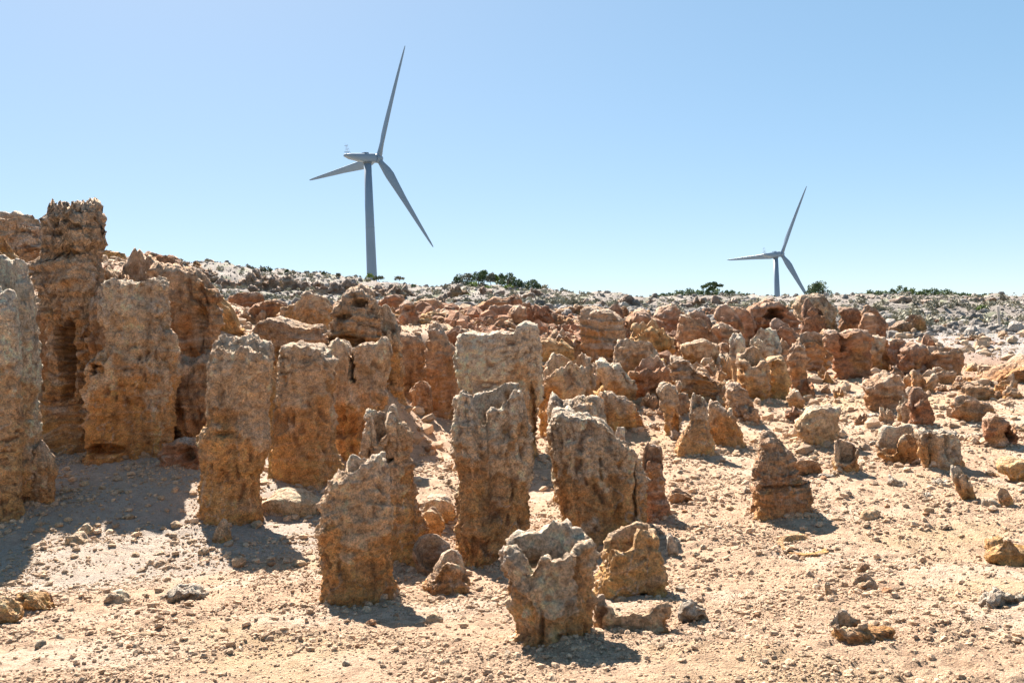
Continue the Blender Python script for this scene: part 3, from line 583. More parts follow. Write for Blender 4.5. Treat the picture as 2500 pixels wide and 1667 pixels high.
R(RP, 'fluted grey tan block of rock right of the curved shell', '2240,1052 2255,1046 2268,1050 2290,1056 2307,1046 2324,1052 2338,1050', '2240,1058 2245,1100 2252,1140', '2340,1058 2344,1100 2350,1148', 1152, style='grey', ratio=.6, jag=.05, carve=((2262,1090,5,45,.12),(2300,1085,4,40,.1)))
R(RP, 'small splintered leaning spire low at the right', '2325,1150 2328,1142 2342,1144 2356,1156 2366,1168', '2325,1156 2330,1180 2340,1205 2350,1218', '2370,1176 2374,1195 2384,1222', 1225, style='grey', ratio=.8, jag=.1, k=1.2)
R('boulder', 'smooth rounded orange brown boulder at the right edge', '2444,1128 2456,1116 2480,1110 2510,1114 2530,1130', '2442,1135 2450,1150 2465,1160', '2540,1140 2540,1180', 1172, style='orange', ratio=.8, jag=.01, flare=0, bx=2480)
R('boulder', 'fluted orange rock with a pale knob head at the lower right edge', '2408,1345 2414,1320 2420,1300 2432,1293 2446,1298 2456,1320 2490,1330 2540,1338', '2406,1350 2412,1380 2424,1400 2440,1420', '2570,1350 2580,1460', 1440, style='orange', ratio=.6, jag=.05, bx=2500, d=6.9, flare=.02, k=1.2)
R('boulder', 'low grey brown hump beside the dark red notched rock', '2332,985 2345,968 2375,966 2395,972 2410,985', '2328,995 2335,1010 2360,1025', '2416,995 2418,1030', 1034, style='wall', ratio=.7, jag=.05)
R('boulder', 'dark red rock with a hollow notch in its right side', '2410,1020 2418,1012 2434,1014 2446,1030 2458,1050 2470,1056 2480,1050', '2409,1025 2410,1060 2415,1085', '2482,1058 2482,1080 2478,1095', 1097, style='red', ratio=.8, jag=.04, carve=((2458,1062,12,16,.3),))
R('boulder', 'sharp finned grey rock near the right edge of the middle ground', '2430,945 2445,935 2465,930 2472,915 2480,914 2482,935', '2428,950 2428,958', '2484,942 2484,965', 966, style='tan', ratio=.5, jag=.08)
R('boulder', 'dark broken rock bank behind the grey brown hump', '2350,945 2370,938 2395,942 2420,952', '2348,952 2348,968', '2424,960 2424,978', 980, style='wall', ratio=.5, jag=.06)
R('rock_outcrop', 'pinkish layered bedrock hump at the right edge in the distance', '2372,948 2410,925 2440,905 2480,890 2520,870', '2365,952 2360,962', '2600,860 2620,960', 955, d=19.5, style='brown', ratio=.5, jag=.06, bx=2480, k=1.6)
R('rock_outcrop', 'low reddish rock ridge ahead of the wooden post', '2175,800 2190,787 2210,783 2222,792', '2172,805 2172,812', '2225,798 2225,812', 813, style='brown', ratio=.6, jag=.08)
R('boulder', 'reddish boulder left of the low ridge ahead of the wooden post', '2210,790 2225,770 2240,764 2256,778 2262,800', '2208,796 2208,806', '2264,804 2264,808', 809, style='brown', ratio=.6, jag=.08)
# ---- the middle, right of centre
R(RP, 'grey tan leaning fin with a curled tip right of centre', '1690,968 1696,958 1708,955 1722,958', '1689,975 1688,995 1684,1025 1672,1048 1655,1060 1652,1085', '1724,965 1726,985 1724,1012 1734,1050 1742,1090 1750,1115', 1118, style='grey', ratio=.7, jag=.05)
R('rock_shell', 'jagged wall like shell rock right of the curled fin', '1728,980 1735,975 1755,982 1768,995 1775,1015 1782,1004 1790,1002 1796,1020 1804,1045', '1727,985 1730,1040 1740,1086', '1806,1055 1812,1075 1818,1088', 1090, style='tan', ratio=.5, jag=.04)
R('boulder', 'rusty brown cone shaped rock below the chimney rock', '1774,945 1780,934 1795,933 1811,938 1822,955 1830,975', '1774,950 1773,990 1778,1020', '1834,985 1838,1010 1848,1030', 1034, style='brown', ratio=.8, jag=.05)
R('boulder', 'small two horned brown rock right of the rusty cone', '1922,968 1932,956 1940,950 1946,946 1952,958 1962,975', '1920,975 1919,990', '1964,982 1965,998', 1000, style='tan', ratio=.8, jag=.05)
R(RP, 'grey headed column with thin legs in the dark hollow right of centre', '1608,945 1616,933 1632,931 1645,938 1652,955', '1607,950 1612,985 1622,1010 1625,1060', '1656,962 1655,1000 1660,1060', 1066, style='grey', ratio=.7, jag=.08, k=1.3, carve=((1650,1040,10,25,.3),))
R('rock_wall', 'tan rock wall closing the dark hollow right of centre', '1555,1008 1580,1000 1610,1002 1640,985 1665,962 1690,962', '1555,1015 1560,1070', '1692,970 1692,1060', 1078, style='wall', ratio=.3, jag=.04, d=14.6)
R('boulder', 'knobbly reddish rock mass with curled lumps right of centre', '1528,905 1535,890 1548,882 1575,876 1592,880 1605,872 1622,875 1634,888 1640,910', '1527,912 1545,935 1550,1000', '1642,915 1620,960 1610,1010', 1012, d=15.6, style='red', ratio=.8, jag=.12, k=1.5)
R('boulder', 'steep grey ridge of rock falling to the right of the ribbed tan drum', '1453,882 1462,878 1478,880 1490,892 1505,884 1520,900 1535,912 1550,930', '1455,888 1470,930 1480,975', '1554,940 1552,985', 988, d=15.2, style='grey', ratio=.5, jag=.05)
R('rock_wall', 'brown rock face with a grey crest below the steep grey ridge', '1474,956 1490,955 1515,965 1540,975 1552,992', '1474,962 1480,1070', '1556,1005 1575,1040 1580,1080', 1080, d=13.6, style='tan', ratio=.5, jag=.03)
R('rock_outcrop', 'stepped rocky bank descending right from the knobbly reddish mass', '1640,870 1665,872 1680,890 1695,905 1720,912 1745,930 1775,935', '1638,880 1650,940', '1778,945 1778,960', 958, d=16.5, style='slab', ratio=.5, jag=.05)
R(RP, 'ribbed tan drum with a pale knob on its shoulder right of the cracked block', '1322,910 1332,890 1345,868 1365,860 1380,850 1400,845 1420,845 1436,858', '1322,915 1320,945 1330,975', '1440,870 1445,900 1448,940 1447,985', 985, d=13.8, style='tan', ratio=.8, jag=.06, k=1.1)
R('boulder', 'orange ledge between the cracked block and the ribbed tan drum', '1316,945 1330,940 1350,942 1365,950', '1314,950 1316,1075', '1368,958 1360,1075', 1080, d=13.9, style='orange', ratio=.6, jag=.03)
R('rock_wall', 'orange brown bank of rock behind the large cracked block', '1315,832 1340,825 1362,838 1378,822 1390,830 1400,845', '1314,838 1314,870', '1402,850 1402,875', 880, d=18.6, style='orange', ratio=.5, jag=.05)
# ---- the pillars in front
R(RP, 'large pale cracked block standing highest in the centre', '1117,818 1135,813 1190,813 1214,807 1258,811 1263,797 1284,784 1298,786 1308,793', '1116,822 1114,853 1118,898 1124,943 1130,1000 1135,1080', '1312,800 1314,829 1316,859 1319,903 1319,933 1313,1008 1310,1085', 1100, d=12.9, style='pale', ratio=.6, jag=.02, drop=.015, carve=((1302,1010,9,70,.15),))
R(RP, 'left pillar of the tall pair left of centre, rough and flaring at its foot', '532,824 536,817 551,823 575,821 593,821 605,814 617,815 622,825 634,836 645,833 655,839', '528,832 520,846 520,882 513,917 508,960 512,985 513,1019 496,1050 484,1066 484,1080 490,1094 489,1132 486,1183 490,1228 490,1285', '659,845 661,861 661,900 658,930 652,974 653,1019 657,1064 655,1103 640,1135 631,1159 628,1198 632,1240', 1284, style='tan', ratio=.75, jag=.06, bx=560, flare=.03, carve=((560,1052,22,5,.08),), k=1.1)
R(RP, 'right pillar of the tall pair left of centre, smooth with a cracked pale head', '681,853 690,842 700,834 716,833 728,829 737,834 749,836 767,838 785,843 792,855', '680,860 680,868 682,900 682,930 674,981 672,1047 663,1100 670,1140 680,1180', '796,866 806,862 813,883 815,930 817,984 813,1017 814,1074 822,1100 832,1124 838,1170', 1188, style='tan', ratio=.8, jag=.025, drop=.03, flare=.02, carve=((697,874,18,2.5,.06),(706,910,20,2.5,.05)))
R(RP, 'thin rusty orange fin squeezed between the tall pair of pillars', '660,900 668,890 676,888 682,900', '657,905 655,1000 655,1165', '684,910 680,1165', 1180, d=11.6, style='orange', ratio=.6, jag=.1)
R(RP, 'front left pillar with a ragged crown and a pale patch below its rim', '800,1178 808,1168 817,1162 832,1160 835,1136 843,1125 853,1119 868,1121 877,1131 886,1122 900,1120 913,1125 920,1113 927,1108 936,1112 943,1125', '799,1182 799,1209 794,1235 788,1268 779,1298 784,1330 786,1358 786,1410 784,1450', '945,1140 944,1164 949,1209 952,1250 956,1286 950,1310 946,1328 950,1360 958,1387 964,1430 968,1460', 1474, style='tan', ratio=.85, jag=.05, hollow=.12, th=.25, drop=.02, front='800,1184 820,1178 845,1172 862,1158 880,1140 905,1132 925,1120 943,1130', k=1.1)
R(RP, 'hollow crowned pillar right behind the front left pillar with two dark holes', '891,1004 896,1001 903,1004 909,1018 913,1012 922,1008 940,1011 944,998 952,993 962,995 966,1012 972,1028 981,1036 992,1050 1000,1064', '890,1010 890,1050 886,1090 880,1130 880,1380', '1001,1070 1001,1100 999,1119 1003,1150 1006,1179 1012,1205 1020,1232 1034,1262 1046,1290 1050,1330', 1392, style='tan', ratio=.8, jag=.04, hollow=.3, th=.2, carve=((911,1107,9,17,.25),(956,1100,13,22,.3)), bx=975, flare=.02, front='890,1016 900,1012 908,1060 916,1096 930,1072 944,1065 950,1010 962,1000 970,1030 985,1048 1000,1072')
R('rock_bowl', 'low ring of rock with a dark red inside before the hollow crowned pillar', '1008,1345 1018,1328 1040,1319 1065,1321 1085,1335 1104,1350', '1008,1350 1014,1375 1020,1400', '1107,1356 1112,1390', 1410, style='brown', ratio=1.2, jag=.01, hollow=.8, th=.12, front='1008,1362 1020,1392 1040,1404 1070,1404 1096,1392 1107,1368', k=.45)
R('boulder', 'cone shaped boulder right of the low ring of rock', '1056,1400 1070,1376 1082,1358 1096,1352 1110,1353 1122,1362 1134,1385 1142,1405', '1052,1408 1042,1420 1036,1432', '1145,1412 1147,1425 1146,1438', 1446, style='tan', ratio=.8, jag=.03, flare=.02)
R('boulder', 'bright orange block lit from behind in the gap between the front pillars', '1024,1235 1035,1227 1055,1225 1070,1232 1082,1252', '1024,1240 1026,1265 1035,1280', '1084,1258 1084,1275 1080,1290', 1292, style='orange', ratio=.6, jag=.02, d=8.9, flare=0)
R('boulder', 'flat topped crusted boulder behind the bright orange block', '1035,1215 1052,1203 1080,1206 1105,1212 1114,1225', '1034,1222 1036,1250', '1116,1232 1116,1262', 1268, style='tan', ratio=.8, jag=.04, d=9.6)
R(RP, 'tallest front pillar with two spires and a deep V notch between them', '1115,965 1120,955 1131,950 1143,956 1150,972 1160,965 1172,957 1190,952 1206,951 1224,946 1232,940 1245,938 1262,941 1270,948', '1113,975 1111,987 1112,1020 1110,1047 1104,1074 1106,1100 1108,1119 1116,1150 1119,1179 1119,1220 1119,1268 1117,1298 1112,1330 1112,1370', '1273,955 1275,970 1277,987 1281,1020 1286,1047 1294,1074 1293,1110 1292,1149 1290,1200 1292,1260 1290,1298 1294,1350 1298,1375', 1388, style='grey', ratio=.85, jag=.03, hollow=.34, th=.15, flare=.03, front='1113,975 1122,958 1138,956 1152,985 1165,1020 1178,1045 1188,1040 1190,1012 1200,1000 1213,1003 1222,1006 1230,1002 1238,985 1252,958 1262,956 1272,962', k=1.15, bx=1205)
R(RP, 'pale ragged crest of rock directly behind the wide grooved pillar', '1338,975 1345,962 1355,960 1362,970 1368,980 1391,980 1405,972 1418,966 1436,968 1450,963 1460,965 1470,972', '1338,985 1341,1020 1345,1120', '1473,980 1476,1023 1480,1120', 1180, d=10.2, style='grey', ratio=.6, jag=.06)
R(RP, 'wide grooved front pillar sloping down to the right', '1352,1017 1356,1006 1367,1001 1378,1006 1391,1004 1403,1008 1415,1011 1438,1014 1450,1026 1458,1022 1468,1029 1477,1036 1486,1047 1500,1062 1512,1078 1524,1084 1540,1090 1550,1102 1558,1118', '1350,1022 1352,1040 1348,1070 1346,1097 1350,1130 1356,1165 1358,1190 1361,1210 1366,1240 1370,1262 1385,1310', '1560,1125 1565,1140 1572,1165 1574,1200 1578,1254 1580,1290 1582,1325', 1338, style='grey', ratio=.7, jag=.03, drop=.02, flare=.02, k=1.15, carve=((1546,1200,3,60,.08),(1460,1150,2.5,50,.05)))
R(RP, 'upright grey splinter standing on the shoulder of the wide grooved pillar', '1504,1048 1508,1040 1520,1042 1526,1045', '1504,1052 1503,1085', '1526,1050 1524,1085', 1090, d=9.8, style='grey', ratio=.7, jag=.03)
R(RP, 'thin rusty red pillar right of the wide grooved pillar', '1573,1108 1575,1092 1580,1081 1590,1081 1600,1086 1614,1089', '1572,1115 1570,1180 1572,1260', '1617,1095 1616,1130 1618,1160 1622,1195 1628,1225 1636,1245 1650,1268', 1272, style='red', ratio=.9, jag=.03, flare=.02, k=.8)
R(RP, 'lone cone shaped pillar right of centre with a dark band round its waist', '1862,1066 1870,1058 1882,1055 1892,1058 1900,1068 1908,1080', '1861,1072 1858,1100 1849,1127 1842,1145 1836,1170 1837,1186 1830,1200 1834,1234 1842,1262', '1914,1090 1922,1105 1931,1121 1938,1140 1944,1158 1958,1170 1970,1185 1980,1205 1982,1231 1986,1260', 1274, style='brown', ratio=.85, jag=.03, flare=.03, k=1.1, carve=((1905,1181,60,3.5,.06),))
R(RP, 'foreground stump with a ragged hollow crown nearest to the camera', '1234,1350 1238,1335 1243,1322 1252,1316 1262,1313 1275,1318 1285,1314 1295,1316 1308,1322 1318,1318 1324,1304 1341,1299 1352,1290 1365,1284 1373,1294 1382,1289 1392,1290 1401,1286 1410,1296 1418,1305 1424,1320 1436,1328', '1233,1362 1233,1400 1236,1448 1240,1475 1245,1499 1252,1515 1258,1530 1254,1556 1252,1568', '1440,1335 1438,1360 1434,1388 1438,1420 1443,1448 1442,1472 1436,1495 1433,1510 1434,1543 1442,1565 1454,1582', 1592, style='grey', ratio=.85, jag=.03, hollow=.3, th=.24, flare=.01, front='1233,1352 1240,1342 1252,1352 1264,1372 1278,1396 1290,1404 1302,1390 1313,1370 1323,1360 1336,1357 1345,1364 1355,1367 1371,1362 1378,1366 1395,1356 1418,1360 1428,1350 1436,1338', k=1.1)
R('rock_bowl', 'leaning bucket shaped rock with a smooth hollow behind the foreground stump', '1474,1348 1478,1329 1490,1316 1502,1305 1520,1298 1537,1292 1552,1288 1567,1283 1584,1283 1596,1290', '1472,1356 1470,1372 1464,1392 1455,1405 1450,1418', '1600,1300 1602,1320 1612,1345 1617,1362 1622,1403 1620,1430 1630,1452', 1458, style='orange', ratio=.9, jag=.015, hollow=.42, th=.16, flare=.0, front='1474,1356 1482,1358 1494,1345 1514,1353 1537,1351 1550,1345 1553,1328 1556,1312 1566,1297 1578,1300 1588,1310 1598,1322', k=.8, carve=((1560,1444,18,9,.2),))
R('rock_shell', 'low curved rim of broken rock right of the foreground stump', '1451,1540 1500,1552 1560,1552 1627,1520', '1450,1465 1450,1510 1456,1542', '1629,1488 1630,1510 1628,1530', 1556, style='tan', ratio=.62, jag=.02, flare=.02, bx=1540, hollow=.75, th=.13, front='1451,1470 1454,1461 1462,1461 1467,1480 1481,1484 1486,1500 1502,1510 1523,1505 1544,1500 1567,1510 1588,1508 1600,1492 1612,1483 1627,1486', k=.8)
R('boulder', 'lumpy grey crust of stone reaching right from the low curved rim', '1625,1486 1640,1474 1670,1472 1700,1476 1722,1484 1735,1510', '1622,1492 1630,1500 1650,1510', '1738,1520 1742,1536', 1530, style='greyst', ratio=.4, jag=.06, k=1.6)
R('boulder', 'small pointed grey brown stone right of the leaning bucket rock', '1624,1310 1628,1301 1635,1298 1643,1305 1650,1318', '1624,1315 1626,1335 1632,1352', '1654,1325 1656,1340 1655,1354', 1356, style='greyst', ratio=.8, jag=.03)
R('rock_bowl', 'low broken rock bowl at the bottom right', '2032,1545 2045,1525 2056,1515 2068,1518 2085,1530 2108,1544', '2030,1552 2035,1560', '2115,1550 2178,1556 2180,1572', 1580, style='tan', ratio=.6, jag=.06, hollow=.6, th=.25, front='2032,1556 2055,1565 2080,1562 2110,1556 2150,1550 2176,1556')
R('boulder', 'small dark brown boulder in the open sand at the right', '2090,1385 2096,1373 2106,1368 2118,1374 2125,1388', '2089,1390 2092,1396', '2126,1392 2126,1398', 1400, style='brown', ratio=.8, jag=.03)
R('boulder', 'low wedge boulder with a knob in the open sand at the right', '2083,1425 2096,1408 2110,1400 2120,1394 2130,1402 2142,1418', '2082,1430 2082,1432', '2145,1424 2146,1430', 1434, style='tan', ratio=.7, jag=.04)
R('loose_stone', 'little upright post shaped stone with a pale cap on the right hand sand', '2012,1426 2018,1423 2026,1425', '2012,1430 2014,1445 2015,1458', '2027,1430 2026,1440 2032,1458', 1460, style='sand', ratio=.8, jag=.01, cat='stone')
R('boulder', 'orange fluted rock cut by the left edge in the foreground', '-30,1460 0,1458 20,1465 35,1480 45,1500', '-40,1470 -40,1520', '48,1508 30,1520', 1522, style='orange', ratio=.7, jag=.04, k=1.3, bx=5)
R('boulder', 'orange rock wedge with a dark back near the left edge in the foreground', '32,1468 42,1450 55,1445 75,1450 100,1462 120,1480 138,1490', '30,1475 30,1492', '140,1492 138,1494', 1494, style='orange', ratio=.5, jag=.03, k=1.2)
R('boulder', 'dark maroon clod behind the orange wedge near the left edge', '80,1450 90,1442 112,1440 125,1455 130,1475', '80,1455 84,1470', '132,1480 132,1484', 1484, style='red', ratio=.7, jag=.08, k=1.2)
R('boulder', 'grey lumpy stone cluster in the foreground left of the front left pillar', '405,1440 418,1432 450,1428 480,1424 500,1430 506,1440', '404,1445 412,1460', '506,1446 496,1462', 1464, style='greyst', ratio=.6, jag=.1, k=1.7)
R('boulder', 'flat tan stone slab with sand on its back in the left foreground', '240,1455 262,1440 300,1438 315,1448 318,1462', '242,1462 260,1474', '320,1466 305,1476', 1478, style='sand', ratio=.8, jag=.03)
R('boulder', 'pointed tan rock at the foot of the left pillar of the tall pair', '520,1310 528,1290 538,1268 547,1268 556,1285 563,1300', '518,1320 512,1328', '565,1310 566,1326', 1330, style='tan', ratio=.7, jag=.02)
R('boulder', 'pale angular boulder in the shaded gravel at left', '160,1310 172,1298 195,1296 208,1306 216,1316', '160,1318 164,1328', '218,1322 205,1330', 1333, style='sand', ratio=.8, jag=.03)
R('boulder', 'pale flat boulder next to the angular one in the shaded gravel', '190,1296 200,1282 216,1278 228,1290 228,1300', '190,1300 196,1306', '230,1302 226,1308', 1308, style='sand', ratio=.7, jag=.04)
R('boulder', 'dark shaggy hollow rock in the shade left of the pair', '396,1100 410,1084 440,1078 470,1080 492,1088', '396,1108 402,1140', '494,1096 492,1140', 1150, style='red', ratio=.6, jag=.08, k=1.4, carve=((465,1112,20,16,.3),), d=11.5)
R('boulder', 'gnarled rock foot reaching right from the far left pillar', '88,1085 100,1075 118,1100 130,1120 133,1150', '80,1095 60,1220', '133,1155 128,1172', 1190, style='tan', ratio=.6, jag=.08, d=10.2, k=1.3)
R('boulder', 'low sand covered hump between the leaning pair and the front left pillar', '640,1225 665,1200 700,1190 740,1195 775,1210 790,1228', '630,1240 625,1265', '795,1238 796,1262', 1268, style='sand', ratio=.6, jag=.0, k=.5, flare=.1)
R('boulder', 'half buried low curved rock right of the lone banded pillar', '1932,1135 1945,1122 1965,1120 1990,1128 2010,1150', '1934,1145 1945,1158', '2012,1156 2005,1162', 1162, style='wall', ratio=.6, jag=.02, flare=0)
R('rock_bowl', 'worn ring of rock level with the sand below the lone banded pillar', '1908,1330 1925,1318 1955,1314 1985,1318 2008,1330 2014,1342', '1908,1338 1912,1345', '2015,1345 2014,1350', 1352, style='orange', ratio=1.6, jag=.01, hollow=.5, th=.12, front='1908,1345 1930,1352 1965,1354 2000,1352 2014,1348', k=.4)
R('boulder', 'low sandy shoulder right of the thin rusty red pillar', '1640,1200 1655,1196 1680,1208 1700,1220 1708,1226', '1636,1208 1640,1222', '1710,1228 1706,1230', 1232, style='wall', ratio=.6, jag=.03, flare=0)
R('boulder', 'grey boulder pile at the lower right beyond the small dark stone', '2400,1480 2415,1465 2440,1458 2465,1468 2500,1476', '2398,1486 2400,1490', '2502,1482 2502,1490', 1492, style='greyst', ratio=.5, jag=.12, k=1.6)
R('boulder', 'small upright brown stone with a rounded head left of the lower right rock', '2438,1222 2446,1207 2458,1204 2468,1215 2472,1235', '2437,1228 2440,1236', '2473,1238 2474,1243', 1245, style='tan', ratio=.7, jag=.02)
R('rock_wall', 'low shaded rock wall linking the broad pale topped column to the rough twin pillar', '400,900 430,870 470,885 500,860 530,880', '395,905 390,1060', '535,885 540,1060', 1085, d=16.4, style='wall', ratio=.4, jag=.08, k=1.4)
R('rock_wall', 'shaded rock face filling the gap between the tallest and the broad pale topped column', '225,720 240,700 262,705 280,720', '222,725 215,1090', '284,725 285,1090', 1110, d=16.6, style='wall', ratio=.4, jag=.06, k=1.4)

# ------------------------------------------------------------------ smaller rocks between the traced ones
def rough_rock(name, label, cat, px, base, wpx, hpx, style, group, seed, d=None, ratio=.8, k=1.25, res=.85, peak=.5, n=8):
    rs = random.Random(seed)
    xs = [px-wpx/2+wpx*i/(n-1) for i in range(n)]
    prof = [hpx*(.5+.5*(1-abs((i/(n-1))-peak)*1.6)) * rs.choice([.62, .8, .95, 1.1, 1.2]) for i in range(n)]
    hol = rs.uniform(.3, .6) if (style in ('red', 'brown', 'tan', 'slab') and rs.random() < .6) else 0
    top = ' '.join(f'{x:.1f},{base-h:.1f}' for x, h in zip(xs, prof))
    fl = wpx*rs.uniform(.0, .14); fr = wpx*rs.uniform(.0, .14)
    return R(name, label, top, f'{xs[0]:.1f},{base-prof[0]:.1f} {xs[0]-fl:.1f},{base:.1f}', f'{xs[-1]:.1f},{base-prof[-1]:.1f} {xs[-1]+fr:.1f},{base:.1f}', base,
      d=d, style=style, th=rs.uniform(.12, .22), ratio=ratio*rs.uniform(.7, 1.1), nexp=rs.uniform(1.7, 3.6), hollow=hol, drop=rs.uniform(.05, .3) if hol else .07, jag=.14, group=group, cat=cat, seed=seed, k=k, res=1.5 if style == 'far' else res)
rr = random.Random(21)
LAND = [(1340,1590,'foreground stump'),(1540,1450,'bucket shaped rock'),(1540,1545,'low curved rim'),(875,1474,'front left pillar'),(975,1395,'hollow crowned pillar'),
 (1095,1446,'cone shaped boulder'),(1200,1390,'tallest front pillar'),(1470,1338,'wide grooved pillar'),(1610,1272,'thin rusty red pillar'),(560,1284,'rough twin pillar'),
 (750,1188,'smooth twin pillar'),(320,1130,'broad pale topped column'),(170,1100,'tallest column'),(20,1268,'far left pillar'),(440,1145,'dark shaggy rock'),(1910,1274,'lone banded pillar'),
 (1995,1094,'yellowish boulder'),(2070,1162,'vase shaped rock'),(2190,1140,'curved rock shell'),(2295,1152,'fluted rock block'),(2355,1225,'leaning splintered spire'),
 (2480,1172,'smooth orange boulder'),(2480,1440,'lower right fluted rock'),(2105,1578,'broken rock bowl'),(2110,1434,'low wedge boulder'),(1965,1352,'worn ring of rock'),(1700,1118,'curled grey fin'),
 (1770,1090,'jagged shell rock'),(1815,1034,'rusty cone rock'),(1842,980,'hollow chimney rock'),(1903,976,'slim orange pillar'),(1970,910,'horned stump'),(2050,885,'small clearing cone'),
 (2130,915,'largest right hand pillar'),(2225,920,'cracked red lump'),(2300,918,'flat topped red block'),(2160,1012,'peaked reddish boulder'),(2255,1050,'dark red crested pillar'),(2445,1097,'notched red rock'),
 (2370,1034,'grey brown hump'),(1215,1100,'large cracked block'),(1085,1030,'narrow brown pillar'),(1385,985,'ribbed tan drum'),(1580,1012,'knobbly reddish mass'),(1470,878,'ledged brown column'),
 (1700,913,'squat tan drum'),(1790,914,'notched brown drum'),(1885,795,'red rock arch'),(1780,800,'large dark red hump'),(1215,775,'peaked red outcrop'),(1700,840,'blocky headed rock'),(1870,875,'peaked tan pillar'),
 (1565,800,'mushroom shaped rock'),(1260,800,'short ribbed pillar'),(1000,812,'domed red pillar'),(865,850,'craggy brown knoll'),(740,830,'peaked tan rock'),(700,900,'layered slab'),(2441,803,'wooden post'),
 (1990,765,'broad tan skyline outcrop'),(2090,785,'red block row'),(30,1500,'left edge orange wedge'),(450,1464,'grey lumpy cluster'),(280,1478,'flat sandy slab'),(1740,1510,'lumpy grey crust'),
 (922,679,'larger turbine tower'),(1790,724,'smaller turbine'),(1200,706,'bushy hump'),(2450,1492,'grey boulder pile'),(600,768,'long red ledge'),(560,850,'orange sloping shoulder'),(345,692,'knobbly boulder'),(2400,955,'pinkish bedrock hump')]
TONE = {'red': 'dark red', 'brown': 'brown', 'slab': 'ledgy brown', 'tan': 'tan', 'lime': 'low', 'drygrey': 'low', 'orange': 'orange', 'far': 'grey brown', 'greyst': 'grey', 'sand': 'pale', 'stone': 'tan', 'wall': 'dark brown', 'grey': 'grey tan'}
USED = {}
ORD = 'first second third fourth fifth sixth seventh eighth ninth tenth eleventh twelfth thirteenth fourteenth fifteenth sixteenth seventeenth eighteenth'.split()
def label_by_place(px, py, w, style, noun, w0, w1):
    near_ones = sorted(LAND, key=lambda q: ((q[0]-px)/1.0)**2+((q[1]-py)*1.6)**2)[:4]
    size = ['small', 'middling', 'larger'][int(np.clip((w-w0)/(w1-w0+1e-6)*3, 0, 2))]
    more = {'small': ('little', 'tiny'), 'middling': ('medium', 'mid sized'), 'larger': ('sizeable', 'bigger')}[size]
    for best in near_ones:
        dx, dy = px-best[0], (py-best[1])*1.6; dist = math.hypot(dx, dy)
        how = ('right of' if dx > 0 else 'left of') if abs(dx) > abs(dy)*1.6 else ('before' if dy > 0 else 'behind') if abs(dy) > abs(dx)*1.6 else (('before and ' if dy > 0 else 'behind and ')+('right of' if dx > 0 else 'left of'))
        near = 'close ' if dist < 45 else 'somewhat ' if dist < 110 else 'well '
        for sz in (size,)+more:
            lab = f'{sz} {TONE.get(style, "tan")} {noun} {near}{how} the {best[2]}'
            if lab not in USED: USED[lab] = 1; return lab
    return lab
def field(n, x0, x1, y0, y1, w0, w1, style_pick, label, group, name='boulder', cat='boulder', asp=(.4, .9), ytop=None, k=1.3, n_=8, ratio=.8):
    for i in range(n):
        px = x0+(x1-x0)*((i+rr.random())/n); lo = y0(px) if callable(y0) else y0; hi = y1(px) if callable(y1) else y1
        by = lo+(hi-lo)*rr.random()
        s = (by-lo)/(hi-lo+1e-6); w = (w0+(w1-w0)*s)*rr.uniform(.6, 1.25)
        sty = rr.choice(style_pick)
        lab = label_by_place(px, by, w, sty, 'outcrop' if 'outcrop' in name else 'jagged ridge' if 'ridge' in name else 'upright shard' if 'shard' in name else 'broken rock', w0*.6, w1*1.1)
        rough_rock(name, lab, cat, px, by, w, w*rr.uniform(*asp), sty, group, rr.randrange(9999), k=k, peak=rr.uniform(.2, .8), n=n_, ratio=ratio)
field(38, 1080, 1960, 752, 815, 24, 44, ['red', 'red', 'brown', 'slab'], 'low dark red broken rock packed among others on the far terrace', 'dark red broken rocks packed on the far terrace', asp=(.35, .7))
field(16, 1380, 1960, 815, 915, 30, 46, ['brown', 'tan', 'red', 'slab'], 'small brown broken rock filling the gap between larger terrace rocks', 'brown broken rocks between the terrace rocks', asp=(.4, .8))
field(12, 940, 1160, 760, 800, 24, 40, ['orange', 'red', 'brown'], 'low orange brown rock on the sandy terrace left of the centre', 'orange brown rocks on the sandy terrace', asp=(.3, .6))
field(14, 255, 520, 640, 668, 24, 40, ['brown', 'red', 'tan'], 'small rock on the left hilltop behind the tall columns', 'rocks on the left hilltop', asp=(.35, .7))
field(10, 530, 820, 735, 790, 24, 44, ['red', 'orange', 'brown'], 'reddish rock on the bank behind the layered slab', 'reddish rocks on the left bank', asp=(.35, .7))
field(22, 1960, 2500, 775, 850, 16, 28, ['brown', 'tan', 'far', 'red'], 'small brown rock lying on the flat before the grey slope at right', 'small rocks on the right hand flat', asp=(.35, .7))
field(24, 2060, 2500, 900, 1060, 22, 42, ['tan', 'brown', 'greyst', 'wall'], 'low broken rock between the larger rocks at the right', 'low broken rocks at the right', asp=(.3, .7))
field(16, 1820, 2500, 1065, 1240, 22, 40, ['tan', 'sand', 'greyst'], 'low tan broken rock on the sandy slope at the right', 'low tan rocks on the right sandy slope', asp=(.3, .55))
field(10, 1480, 1700, 990, 1080, 26, 44, ['tan', 'brown', 'grey'], 'small broken rock in the hollow right of centre', 'broken rocks in the hollow right of centre', asp=(.4, .8))
field(20, 1440, 1900, 890, 990, 46, 70, ['tan', 'brown', 'grey', 'orange'], '', 'crowded columns right of the centre', asp=(.6, 1.2))
field(12, 1930, 2360, 840, 900, 34, 50, ['red', 'brown', 'tan'], '', 'red brown rocks round the sandy clearing', asp=(.4, .8))
field(22, 1330, 2080, 800, 900, 80, 120, ['brown', 'wall', 'red', 'tan'], '', 'jagged rock ridges right of the centre', 'rock_ridge', 'rock ridge', asp=(.28, .5), n_=16, ratio=.4, k=1.5)
field(14, 1390, 1900, 900, 1030, 90, 130, ['brown', 'wall', 'tan', 'orange'], '', 'jagged rock ridges of the middle slope', 'rock_ridge', 'rock ridge', asp=(.28, .45), n_=16, ratio=.4, k=1.5)
